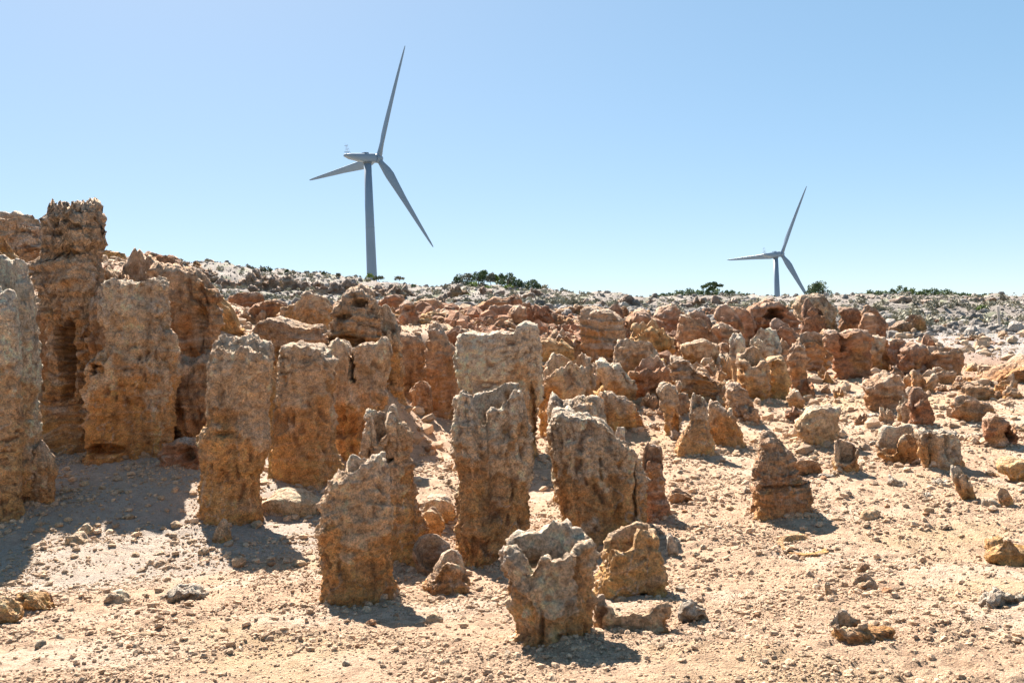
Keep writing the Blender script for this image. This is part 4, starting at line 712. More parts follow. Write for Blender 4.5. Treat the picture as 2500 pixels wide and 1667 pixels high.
field(10, 1060, 1950, 770, 800, 70, 110, ['red', 'brown'], '', 'red rock ridges of the far terrace', 'rock_ridge', 'rock ridge', asp=(.25, .45), n_=14, ratio=.4, k=1.4)
field(7, 540, 1060, 775, 800, 80, 110, ['orange', 'red', 'wall'], '', 'rock ridges on the left terrace', 'rock_ridge', 'rock ridge', asp=(.25, .4), n_=14, ratio=.4, k=1.4)
field(8, 2080, 2500, 900, 990, 60, 90, ['wall', 'brown', 'tan'], '', 'rock ridges at the right', 'rock_ridge', 'rock ridge', asp=(.22, .35), n_=14, ratio=.4, k=1.4)
field(26, 1330, 1880, 860, 960, 26, 40, ['brown', 'grey', 'tan', 'brown'], '', 'upright rock shards of the middle slope', 'rock_shard', 'rock shard', asp=(.9, 1.7), n_=7, k=1.5)
field(18, 1340, 1840, 960, 1060, 32, 48, ['tan', 'grey', 'brown'], '', 'upright rock shards of the nearer middle slope', 'rock_shard', 'rock shard', asp=(.9, 1.5), n_=7, k=1.5)
field(14, 1900, 2380, 900, 1050, 24, 38, ['brown', 'tan', 'red'], '', 'upright rock shards at the right', 'rock_shard', 'rock shard', asp=(.8, 1.4), n_=7, k=1.5)
# ledges and outcrops of the grey hill
def sky_y(px): return np.interp(px, [450, 600, 850, 1050, 1180, 1300, 1400, 1600, 1900, 2500], [640, 657, 673, 706, 690, 706, 719, 724, 723, 722])
field(34, 455, 1130, lambda p: sky_y(p)+26, lambda p: sky_y(p)+52, 34, 44, ['far'], 'weathered grey brown outcrop on the ledge under the left skyline', 'grey brown outcrops under the left skyline', 'rock_outcrop', 'rock outcrop', asp=(.45, .95))
field(22, 1180, 1800, lambda p: sky_y(p)+20, lambda p: sky_y(p)+32, 34, 40, ['far'], 'grey brown outcrop in the low scarp under the middle skyline', 'outcrops of the low scarp under the middle skyline', 'rock_outcrop', 'rock outcrop', asp=(.4, .7))
field(14, 460, 1150, lambda p: sky_y(p)+50, lambda p: sky_y(p)+75, 18, 28, ['far'], 'small grey rock on the scree below the left skyline', 'grey rocks on the left scree', 'boulder', 'boulder', asp=(.5, .9))
field(12, 1950, 2500, 729, 742, 30, 50, ['far'], 'low grey rock ledge near the skyline at the right', 'low grey ledges near the right skyline', 'rock_outcrop', 'rock outcrop', asp=(.2, .4))

build_ground()

# ------------------------------------------------------------------ loose stones
def stone_mesh(seed, n=10, flat=.6, style='stone', ridged=.16):
    rs = np.random.default_rng(seed)
    u = np.linspace(0, 2*math.pi, n*2, endpoint=False); v = np.linspace(0.02, math.pi-.02, n)
    U, Vv = np.meshgrid(u, v, indexing='ij')
    P = np.stack([np.cos(U)*np.sin(Vv), np.sin(U)*np.sin(Vv), np.cos(Vv)], -1).reshape(-1, 3)
    Q = P.copy(); 
    for _ in range(7):                                                    # chip flat faces off a ball
        d = rs.normal(size=3); d /= np.linalg.norm(d); h = rs.uniform(.55, .85); dist = P@d
        P = P - np.outer(np.maximum(dist-h, 0), d)*.9
    P = P*(1+ridged*fbm(Q+seed, 1.9, 3, 2.)[:, None]+.05*noise(Q+seed, 6, 4.)[:, None])
    P *= np.array([1, rs.uniform(.6, .9), flat*rs.uniform(.75, 1.15)])
    st = STYLE[style]; c = np.array(st['main'])[None]*(1+.18*noise(Q+seed, 3)[:, None])
    w = sst(-.1, .5, noise(Q+seed, 1.6, 9.))[:, None]*.6; c = c*(1-w)+np.array(st['crust'])*w
    return P, grid_faces(n*2, n), np.clip(c, .03, .8)
PROTO = {}
for st_ in ('stone', 'greyst', 'sand', 'brown'):
    PROTO[st_] = []
    for k in range(6):
        P, q, c = stone_mesh(100+k*7+len(st_)*31, 11, .62, st_)
        o = link_mesh('stone', P, q[:, ::-1], M_rock, col=c); PROTO[st_].append(o.data); bpy.data.objects.remove(o)
def stone(px, py, wpx, style, label, group=None, tilt=.25, hs=1.0, name='loose_stone', cat='stone'):
    d = hit(px, py); x, _ = at(px, py, d); s = wpx/2*d/F*1.08
    y = d+s*.5; x = at(px, py, y)[0]
    o = bpy.data.objects.new(name, rr.choice(PROTO[style])); COL.objects.link(o)
    o.location = (x, y, float(ground_full(x, y)[0])+s*.22*hs); o.scale = (s, s, s*hs)
    o.rotation_euler = (rr.uniform(-tilt, tilt), rr.uniform(-tilt, tilt), rr.uniform(0, 6.28))
    return tag(o, label, cat, group)
for (px, py, w, sty, lab) in [
 (467,1330,24,'stone','round tan stone left of the foot of the tall pair'),
 (398,1287,20,'stone','round tan stone in the shade edge left of the tall pair'),
 (395,1220,24,'stone','orange tan stone in the shaded gravel before the dark shaggy rock'),
 (288,1175,24,'greyst','pale blocky stone in the shaded gravel below the broad column'),
 (205,1185,24,'sand','white angular stone left of the centre of the shaded gravel'),
 (160,1200,24,'sand','white tan stone beside another in the shaded gravel at left'),
 (145,1290,20,'sand','white cube like stone at the left in the shaded gravel'),
 (238,1286,20,'stone','tan stone above the shadow edge at left'),
 (315,1268,30,'stone','flat tan stone half out of the shadow at left'),
 (430,1285,34,'stone','flat broken stone in the sun left of the tall pair'),
 (625,1290,40,'sand','jagged pale stone in the sunlit gap right of the tall pair foot'),
 (732,1386,34,'sand','long white stone on the sand left of the front left pillar'),
 (663,1388,26,'brown','brown stone left of the front left pillar'),
 (498,1362,34,'stone','large flat stone near the shadow of the tall pair'),
 (585,1392,44,'stone','low buried tan stone at the shadow tip of the tall pair'),
 (390,1362,30,'stone','tan stone by the tip of a small shadow in the left foreground'),
 (332,1367,24,'stone','small pointed stone in the left foreground'),
 (182,1372,24,'stone','rounded stone on the sunlit side of the shadow edge at left'),
 (102,1588,34,'greyst','grey topped stone in the lower left foreground'),
 (146,1568,30,'greyst','grey upright stone behind the grey topped stone lower left'),
 (352,1560,38,'stone','tan curved stone in the lower left foreground'),
 (450,1536,28,'stone','brown elongated stone in the foreground left of centre'),
 (517,1568,24,'stone','two horned small stone in the foreground left of centre'),
 (316,1594,24,'brown','orange brown round stone in the lower left foreground'),
 (905,1525,26,'brown','reddish stone below the front left pillar'),
 (1058,1512,44,'stone','flat wide stone below the cone shaped boulder'),
 (1515,1466,34,'stone','tan stone between the bucket rock and the low curved rim'),
 (1458,1432,22,'greyst','grey stone at the left foot of the bucket rock'),
 (1660,1440,30,'greyst','flat angular stone right of the bucket rock'),
 (1700,1360,22,'stone','flat stone right of the small pointed grey stone'),
 (1668,1325,24,'stone','stone just beyond the small pointed grey stone'),
 (1782,1246,26,'sand','small sharp fin of stone left of the lone banded pillar'),
 (2110,1432,40,'sand','pale lying stone before the low wedge boulder'),
 (2168,1452,34,'brown','dark wide stone right of the low wedge boulder'),
 (2237,1390,20,'brown','small dark round stone in the right hand sand'),
 (2045,1340,18,'stone','small pointed stone right of the worn ring of rock'),
 (2052,1275,20,'stone','small pyramid stone above the worn ring of rock'),
 (2125,1268,52,'sand','low sandy boulder in the middle of the right hand sand'),
 (2270,1256,30,'sand','flat buried stone in the middle of the right hand sand'),
 (2420,1246,44,'greyst','round grey boulder in front of the small upright brown stone'),
 (2304,1190,28,'greyst','round grey stone left of the small leaning spire'),
 (2320,1212,20,'sand','pale stone at the foot of the small leaning spire'),
 (2010,1175,20,'brown','small brown pointed stone right of the half buried curved rock'),
 (2065,1210,30,'greyst','flat grey stone below the vase shaped rock'),
 (1985,1118,26,'sand','pale stone in the shadow of the yellowish boulder'),
 (1990,1108,20,'sand','white chip of stone in the shadow of the yellowish boulder'),
 (2052,962,34,'sand','pale flat stone in the sand left of the peaked reddish boulder'),
 (2015,955,28,'brown','low brown stone in the sandy clearing'),
 (1765,1105,26,'sand','squarish pale stone below the jagged shell rock'),
 (1740,1080,30,'stone','squarish tan stone left of the pale square stone'),
 (1845,1500,22,'brown','small dark stone in the open foreground right of centre'),
 (1240,1612,26,'greyst','grey stone at the left foot of the foreground stump'),
 (2045,1492,34,'stone','flat long stone in the right foreground'),
 (845,1625,26,'greyst','grey stone at the bottom edge left of centre'),
 (1000,1085,24,'brown','dark reddish stone in the gravel behind the hollow crowned pillar'),
 (1042,1050,34,'stone','tan boulder sized stone at the far end of the gravel gap'),
 (1050,1105,36,'brown','reddish flat stone in the gravel gap between the front pillars'),
 (1345,1190,20,'greyst','grey lichened stone in the gap left of the wide grooved pillar'),
 ]:
    stone(px, py, w, sty, lab)
AREA = [  # polygon-free scatter: x0, x1, y0, y1, count, wmin, wmax, styles, label, group
 (0, 460, 1120, 1320, 60, 7, 20, ['sand', 'greyst', 'sand', 'stone'], 'pale loose stone in the shaded gravel under the left columns', 'pale stones in the shaded gravel at left'),
 (0, 780, 1340, 1640, 46, 8, 20, ['stone', 'stone', 'brown', 'greyst'], 'small tan stone scattered on the sand of the left foreground', 'stones on the left foreground sand'),
 (780, 1240, 1490, 1650, 18, 8, 18, ['stone', 'brown'], 'small tan stone on the sand of the middle foreground', 'stones on the middle foreground sand'),
 (1480, 2480, 1300, 1650, 56, 8, 20, ['stone', 'stone', 'brown', 'sand'], 'small tan stone scattered on the sand of the right foreground', 'stones on the right foreground sand'),
 (1640, 2480, 1060, 1300, 60, 8, 22, ['stone', 'sand', 'greyst', 'brown'], 'loose stone on the rubbly slope at the right', 'loose stones on the right slope'),
 (960, 1110, 1040, 1210, 18, 7, 20, ['stone', 'brown', 'sand'], 'loose stone in the gravel gap between the front pillars', 'stones in the gravel gap'),
 (1560, 1700, 1080, 1330, 18, 7, 18, ['stone', 'greyst'], 'loose stone near the thin rusty red pillar', 'stones near the thin rusty pillar'),
 (1900, 2200, 900, 1060, 20, 6, 14, ['stone', 'sand', 'brown'], 'small stone on the sandy clearing among the right hand rocks', 'stones in the sandy clearing'),
]
for (x0, x1, y0, y1, n, w0, w1, sty, lab, grp) in AREA:
    for i in range(n):
        w = w0+(w1-w0)*rr.random()**2.2
        sx, sy_, ss = rr.uniform(x0, x1), rr.uniform(y0, y1), rr.choice(sty)
        stone(sx, sy_, w, ss, label_by_place(sx, sy_, w, ss, 'stone', w0, w1*.8), grp)

def leaves(rs, blobs, n, size, cols):
    """leaf clumps: small bent quads spread through a set of ellipsoids (x,y,z,rx,ry,rz)"""
    V = []; Fc = []; C = []
    vol = np.array([b[3]*b[4]*b[5] for b in blobs])**.67; vol /= vol.sum()
    for b, w in zip(blobs, vol):
        m = max(6, int(n*w)); d = rs.normal(size=(m, 3)); d /= np.linalg.norm(d, axis=1)[:, None]
        r = rs.random(m)**.35; c = np.array(b[:3])+d*r[:, None]*np.array(b[3:6])
        tone = rs.uniform(.75, 1.2)
        for i in range(m):
            a = rs.normal(size=3); a /= np.linalg.norm(a); e = np.cross(a, rs.normal(size=3)); e /= np.linalg.norm(e)
            s = size*rs.uniform(.5, 1.2); f = np.cross(a, e)
            k = len(V); V += [c[i]-a*s, c[i]+e*s*.55+f*s*.1, c[i]+a*s, c[i]-e*s*.55+f*s*.1]; Fc.append((k, k+1, k+2, k+3))
            cc = np.array(cols[rs.integers(len(cols))])*tone*rs.uniform(.7, 1.3); C += [cc]*4
    return np.array(V), np.array(Fc), np.array(C)
# ------------------------------------------------------------------ pebbles and rubble: nobody could count them
def scatter(name, X, Y, S, mat, protos, sink=.15, flat=1.0):
    n = len(X); Z = ground_full(X, Y) + S*sink
    me = bpy.data.meshes.new(name); me.vertices.add(n)
    me.vertices.foreach_set('co', np.stack([X, Y, Z], 1).astype(np.float32).ravel())
    a = me.attributes.new('size', 'FLOAT', 'POINT'); a.data.foreach_set('value', S.astype(np.float32))
    rot = np.stack([rng.uniform(-.4, .4, n), rng.uniform(-.4, .4, n), rng.uniform(0, 6.28, n)], 1).astype(np.float32)
    a = me.attributes.new('turn', 'FLOAT_VECTOR', 'POINT'); a.data.foreach_set('vector', rot.ravel())
    me.update(); me.materials.append(mat)
    o = bpy.data.objects.new(name, me); COL.objects.link(o); o['kind'] = 'stuff'
    g = bpy.data.node_groups.new(name, 'GeometryNodeTree')
    g.interface.new_socket('Geometry', in_out='INPUT', socket_type='NodeSocketGeometry')
    g.interface.new_socket('Geometry', in_out='OUTPUT', socket_type='NodeSocketGeometry')
    nn = g.nodes; L = g.links.new
    gi = nn.new('NodeGroupInput'); go = nn.new('NodeGroupOutput')
    src = bpy.data.collections.new(name+'_shapes')
    for P, q in protos:
        m2 = bpy.data.meshes.new('pebble'); m2.from_pydata([tuple(p) for p in P], [], [tuple(f) for f in q]); m2.materials.append(mat)
        src.objects.link(bpy.data.objects.new('pebble', m2))
    ci = nn.new('GeometryNodeCollectionInfo'); ci.inputs['Collection'].default_value = src
    ci.inputs['Separate Children'].default_value = True; ci.inputs['Reset Children'].default_value = True
    ip = nn.new('GeometryNodeInstanceOnPoints'); ip.inputs['Pick Instance'].default_value = True
    na = nn.new('GeometryNodeInputNamedAttribute'); na.data_type = 'FLOAT'; na.inputs['Name'].default_value = 'size'
    nv = nn.new('GeometryNodeInputNamedAttribute'); nv.data_type = 'FLOAT_VECTOR'; nv.inputs['Name'].default_value = 'turn'
    L(gi.outputs[0], ip.inputs['Points']); L(ci.outputs[0], ip.inputs['Instance'])
    L(na.outputs['Attribute'], ip.inputs['Scale']); L(nv.outputs['Attribute'], ip.inputs['Rotation'])
    L(ip.outputs[0], go.inputs[0])
    md = o.modifiers.new('scatter', 'NODES'); md.node_group = g
    return o
def pebble_shapes(n, res=4, flat=.6, seed=0):
    out = []
    for k in range(n):
        P, q, c = stone_mesh(seed+k, res, flat); out.append((P, q[:, ::-1]))
    return out
def polar_pts(n, d0, d1, power=1.0, amax=30.5):
    u = rng.random(n)
    if power == 0: d = 1/(1/d0 + u*(1/d1-1/d0))                       # even over the picture
    else: d = d0*(d1/d0)**u
    a = np.radians(rng.uniform(-amax, amax, n)); return d*np.tan(a), d
X, Y = polar_pts(125000, 3.3, 13, 1)
cl = fbm(np.stack([X, Y, 0*X], 1), 1.3, 3, 6.); keep = rng.random(len(X)) < np.clip(.5+1.1*cl, .12, 1); X, Y = X[keep], Y[keep]
S = .0052*(1-rng.random(len(X)))**-.42; S = np.clip(S, 0, .035)*np.clip(Y/6, .75, 1.8)
for (ax_, ay_, aw, ad, hh) in APRON:
    k_ = int(90+260*aw); a_ = rng.uniform(0, 6.28, k_); q_ = 1+rng.exponential(.16, k_)
    X = np.append(X, ax_+np.cos(a_)*aw*q_); Y = np.append(Y, ay_+np.sin(a_)*ad*q_); S = np.append(S, np.clip(.009*(1-rng.random(k_))**-.5, 0, .06))
scatter('sand_grit', X, Y, S, M_pebble, pebble_shapes(8, 4, .65, 50), .2)
X, Y = polar_pts(38000, 12, 46, 1)
S = .012*(1-rng.random(len(X)))**-.45; S = np.clip(S, 0, .16)*np.clip(Y/15, 1, 2)
scatter('gravel', X, Y, S, M_pebble, pebble_shapes(8, 4, .65, 80), .2)
X, Y = polar_pts(40000, 36, 112, 1)
S = .05*(1-rng.random(len(X)))**-.42; S = np.clip(S, 0, .42)
scatter('scree', X, Y, S, M_greyrub, pebble_shapes(10, 5, .75, 120), .15)
# dry scrub over the grey slope
_r = np.random.default_rng(5); shp = []
for k_ in range(6):
    Vv, Ff, Cc = leaves(_r, [(0, 0, .35, .75, .75, .5), (.3, .2, .6, .4, .4, .3), (-.3, -.2, .5, .4, .4, .3)], 70, .26, [(1, 1, 1)]); shp.append((Vv, Ff))
X, Y = polar_pts(5200, 46, 113, 1); kk = noise(np.stack([X, Y, 0*X], 1), .12, 4.) > -.1; X, Y = X[kk], Y[kk]
scatter('dry_scrub', X, Y, np.clip(.2*(1-rng.random(len(X)))**-.3, 0, .6), flat_mat('dry_scrub', (.29, .265, .19), .9, .3, .5), shp, 0)
# broken red rubble on the terrace
X, Y = polar_pts(7000, 20, 38, 1)
kk = (X/Y > -.2) & (X/Y < .28); X, Y = X[kk], Y[kk]
S = np.clip(.05*(1-rng.random(len(X)))**-.45, 0, .35)
scatter('red_rubble', X, Y, S, rock_material('red_rubble', 1.0, use_col=False, base=(.42,.22,.125), bump=.8, rand=.35), pebble_shapes(8, 5, .8, 160), .15)

# ------------------------------------------------------------------ plants
GREEN = [(.10,.14,.06), (.13,.175,.07), (.075,.11,.05)]
LIME = [(.22,.28,.06), (.17,.24,.05), (.26,.31,.08)]
GREY = [(.20,.195,.135), (.15,.155,.10), (.25,.225,.17)]
MIX = GREEN + GREEN + [(.17,.22,.06)]
def limb(p, q, r1, r2, V, Fc, n=5):
    p = np.array(p, float); q = np.array(q, float); a = q-p; a /= np.linalg.norm(a)
    e = np.cross(a, (0, 1, .3)); e /= np.linalg.norm(e); f = np.cross(a, e); k = len(V)
    for c, r in ((p, r1), (q, r2)):
        for i in range(n): t = 2*math.pi*i/n; V.append(c+r*(math.cos(t)*e+math.sin(t)*f))
    for i in range(n): j = (i+1) % n; Fc.append((k+i, k+j, k+n+j, k+n+i))
def plant(name, label, cat, px, base, wpx, hpx, cols, d=None, group=None, n=260, seed=0, shape='dome', leaf=None):
    rs = np.random.default_rng(seed+int(px)); d = d or hit(px, base); s = d/F
    x, z = at(px, base, d); w = wpx*s; h = hpx*s
    root = empty(name, (x, d, z), label, cat, group)
    V = []; Fc = []
    blobs = []
    if shape == 'umbrella':
        for i in range(9):
            t = rs.uniform(-1, 1); blobs.append((t*w*.42, rs.uniform(-.3, .3)*w, h*(.86-.18*t*t)+rs.uniform(-.05, .05)*h, w*.15, w*.16, h*.1))
        blobs += [(w*.0, 0, h*.6, w*.2, w*.2, h*.13), (-w*.18, 0, h*.5, w*.13, w*.13, h*.1)]
        limb((0, 0, -.3*h), (w*.03, 0, h*.45), .05*w, .035*w, V, Fc)
        for t in (-.35, -.1, .2, .38): limb((w*.03, 0, h*.42), (t*w, rs.uniform(-.1, .1)*w, h*.85), .03*w, .012*w, V, Fc)
    else:
        kb = 9
        for t in np.linspace(-.8, .8, 5): blobs.append((t*w*.45, rs.uniform(-.2, .2)*w, h*.2, w*.16, w*.2, h*.3))
        for i in range(kb):
            t = rs.uniform(-1, 1); hh = math.sqrt(max(.05, 1-t*t))
            r = w*rs.uniform(.13, .22); blobs.append((t*w*.4, rs.uniform(-.3, .3)*w, h*hh*rs.uniform(.45, .8), r, r, min(r, h*.3)))
        limb((0, 0, -.3*h), (0, 0, h*.35), .04*w, .03*w, V, Fc)
        for t in rs.uniform(-.4, .4, 4): limb((0, 0, h*.1), (t*w, rs.uniform(-.2, .2)*w, h*.65), .025*w, .01*w, V, Fc)
    link_mesh('trunk' if cat == 'tree' else 'stem', np.array(V), Fc, M_bark, root)
    lf = leaf or max(1.05*d/995, .03)
    Vv, Ff, Cc = leaves(rs, blobs, int(n*1.5), lf, cols)
    link_mesh('crown' if cat == 'tree' else 'foliage', Vv, Ff, M_leaf, root, smooth=False, col=Cc)
    return root
def onsky(px, dy=4): return sky_y(px)+dy
plant('tree', 'dark umbrella shaped tree rising from the hedge left of the smaller turbine', 'tree', 1740, 724, 50, 36, GREEN, d=125, shape='umbrella', n=900)
plant('tree', 'bushy dark tree on the skyline just right of the smaller turbine', 'tree', 1998, 726, 62, 38, GREEN, d=122, shape='dome', n=1300)
# hedge left of the small turbine
HG = 'bushes of the hedge left of the smaller turbine'
for i, px in enumerate(range(1600, 1850, 17)):
    h = [7, 8, 11, 14, 16, 20, 19, 21, 20, 19, 17, 15, 12, 9, 7][min(i, 14)]*.9
    plant('bush', f'{ORD[i]} green bush from the left in the hedge left of the smaller turbine', 'bush', px, 728, 29, h*1.4+2, MIX if i % 3 else GREEN+LIME, d=126-(i % 3), group=HG, n=260, seed=i)
HG2 = 'bushes of the long hedge on the right skyline'
for i, px in enumerate(range(2092, 2380, 17)):
    h = [9, 12, 16, 17, 15, 19, 25, 23, 20, 17, 19, 22, 17, 18, 14, 12, 9][min(i, 16)]
    plant('bush', f'{ORD[i]} green bush from the left in the long hedge on the right skyline', 'bush', px, 728, 31, h*1.35, MIX if i % 4 else GREEN+LIME, d=126-(i % 4), group=HG2, n=300, seed=i+40)
for i, (px, w, h) in enumerate([(2402,22,9),(2420,22,10),(2440,16,7)]):
    plant('bush', ['small dark bush right of the long skyline hedge', 'dark bush in the middle of the three at the far right skyline', 'tiny bush last on the right skyline'][i], 'bush', px, 727, w, h+2, GREEN, d=124, n=160, seed=i+70)
# bushes on the hump at the centre skyline
for i, (px, y, w, h, c) in enumerate([(1120,695,30,24,GREEN),(1140,690,34,28,GREY),(1168,682,34,20,GREEN),(1182,678,26,20,GREEN),(1198,682,22,20,GREY),(1208,680,18,14,LIME),(1225,688,30,20,GREEN),(1240,690,34,26,GREEN),(1256,695,28,22,GREEN),(1275,698,30,18,GREEN),(1300,702,34,22,GREEN),(1318,704,16,12,GREEN),(1150,700,30,16,GREEN),(1175,702,36,12,GREY)]):
    plant('bush', f"{['dark leafy', 'grey dry', 'lime green'][0 if c is GREEN else 1 if c is GREY else 2]} bush, {ORD[i]} of those on the hump of the centre skyline", 'bush', px, y+5, w*1.1, h*1.35, c, d=108+rr.random()*3, group='bushes on the centre skyline hump' if c is not LIME else None, n=420, seed=i+90)
for i, (px, w, h, c) in enumerate([(486,22,7,GREEN),(526,26,10,GREEN),(560,16,9,GREEN),(580,9,8,GREEN),(612,18,9,GREY),(640,26,11,GREY),(654,20,13,GREEN),(700,14,7,GREEN),(752,6,8,GREEN),(790,14,7,GREEN),(826,12,5,GREY),(1010,14,8,GREEN),(1025,10,6,GREEN),(1042,8,6,GREEN)]):
    plant('shrub', f'{ORD[i]} small shrub from the left on the ridge line left of the hump', 'shrub', px, onsky(px, 3), w, h+3, c, d=106, group='small shrubs on the left ridge line', n=110, seed=i+140)
plant('shrub', 'rounded dark shrub at the foot of the larger turbine tower', 'shrub', 924, 682, 30, 10, GREY+GREEN, d=104, n=260)
plant('shrub', 'lime yellow shrub at the left foot of the larger turbine tower', 'shrub', 903, 677, 18, 10, LIME, d=103.5, n=140)
plant('shrub', 'grey twiggy shrub right of the larger turbine tower', 'shrub', 975, 683, 26, 10, GREY, d=104, n=160)
for i, (px, y, w, h, c) in enumerate([(1338,712,34,12,GREY),(1372,713,20,14,GREEN),(1375,720,16,9,LIME),(1436,719,12,10,GREEN),(1455,721,8,6,GREEN),(1475,722,10,5,GREEN),(1497,722,8,7,GREEN),(1520,723,14,5,GREEN),(1555,724,8,4,GREEN),(1874,723,12,7,GREEN),(1890,723,7,5,GREEN)]):
    plant('shrub', f'{ORD[i]} small shrub from the left on the low skyline right of the hump' if c is not LIME else 'small lime green shrub beside the bare bush on the skyline', 'shrub', px, y+4, w, h+2, c, d=110, group='small shrubs on the middle skyline' if c is not LIME else None, n=110, seed=i+160)
# low lime cushions on the grey slope
for i, (px, y, w, h) in enumerate([(592,715,16,6),(698,731,12,6),(731,700,14,6),(906,704,26,7),(970,718,20,7),(1143,722,20,9),(1155,696,26,12),(1188,705,34,12),(1200,724,14,6),(1240,700,26,8),(1262,709,12,6),(1318,722,16,10),(1296,712,14,7),(640,748,9,5),(868,690,14,6)]):
    plant('shrub', label_by_place(px, y, w, 'lime', 'lime green cushion plant', 9, 34), 'shrub', px, y+3, w, h, LIME, group='lime green cushion plants on the grey slope', n=130, seed=i+200)
plant('shrub', 'yellow green shrub on the pale slope left of the wooden post', 'shrub', 2395, 762, 34, 20, LIME+GREEN, n=400)
plant('shrub', 'low grey green dome plant right of the wooden post', 'shrub', 2466, 800, 34, 16, [(.17,.18,.12),(.13,.15,.09)], n=360)
plant('shrub', 'small green cushion at the foot of the wooden post', 'shrub', 2450, 806, 16, 9, [(.15,.17,.07),(.2,.2,.1)], n=140)
plant('shrub', 'grey green cushion plant on the flat before the grey slope', 'shrub', 2285, 808, 30, 12, [(.2,.21,.15),(.25,.25,.19)], n=260)
for i in range(60):
    px = rr.uniform(460, 1350) if i % 2 else rr.uniform(1950, 2500); lo = sky_y(px)+12
    y = rr.uniform(lo, lo+(75 if px < 1350 else 60))
    bw = rr.uniform(8, 18)
    plant('shrub', label_by_place(px, y, bw, 'drygrey', 'dry grey bush', 8, 18), 'shrub', px, y, bw, rr.uniform(5, 9), GREY, group='dry grey bushes on the scree slope', n=70, seed=i+300)

# ------------------------------------------------------------------ wooden post
def post():
    d = hit(2441, 803); x, z = at(2441, 805, d); s = d/F; w = 3.3*s; h = 60*s
    V = []; Fc = []
    for k, t in enumerate(np.linspace(0, 1, 9)):
        for i in range(8):
            a = 2*math.pi*i/8+.3; r = w*(1+.08*math.sin(3*k+i)); V.append((math.cos(a)*r-.012*h*t*3, math.sin(a)*r, t*h+(.02*math.sin(i*2) if k == 8 else 0)))
    for k in range(8):
        for i in range(8): j = (i+1) % 8; Fc.append((k*8+i, k*8+j, k*8+8+j, k*8+8+i))
    Fc.append(tuple(64+i for i in range(8)))
    o = link_mesh('wooden_post', np.array(V), Fc, M_wood, smooth=False); o.location = (x, d, z-.05)
    tag(o, 'bleached wooden post standing before the grey slope at the right', 'post')
post()

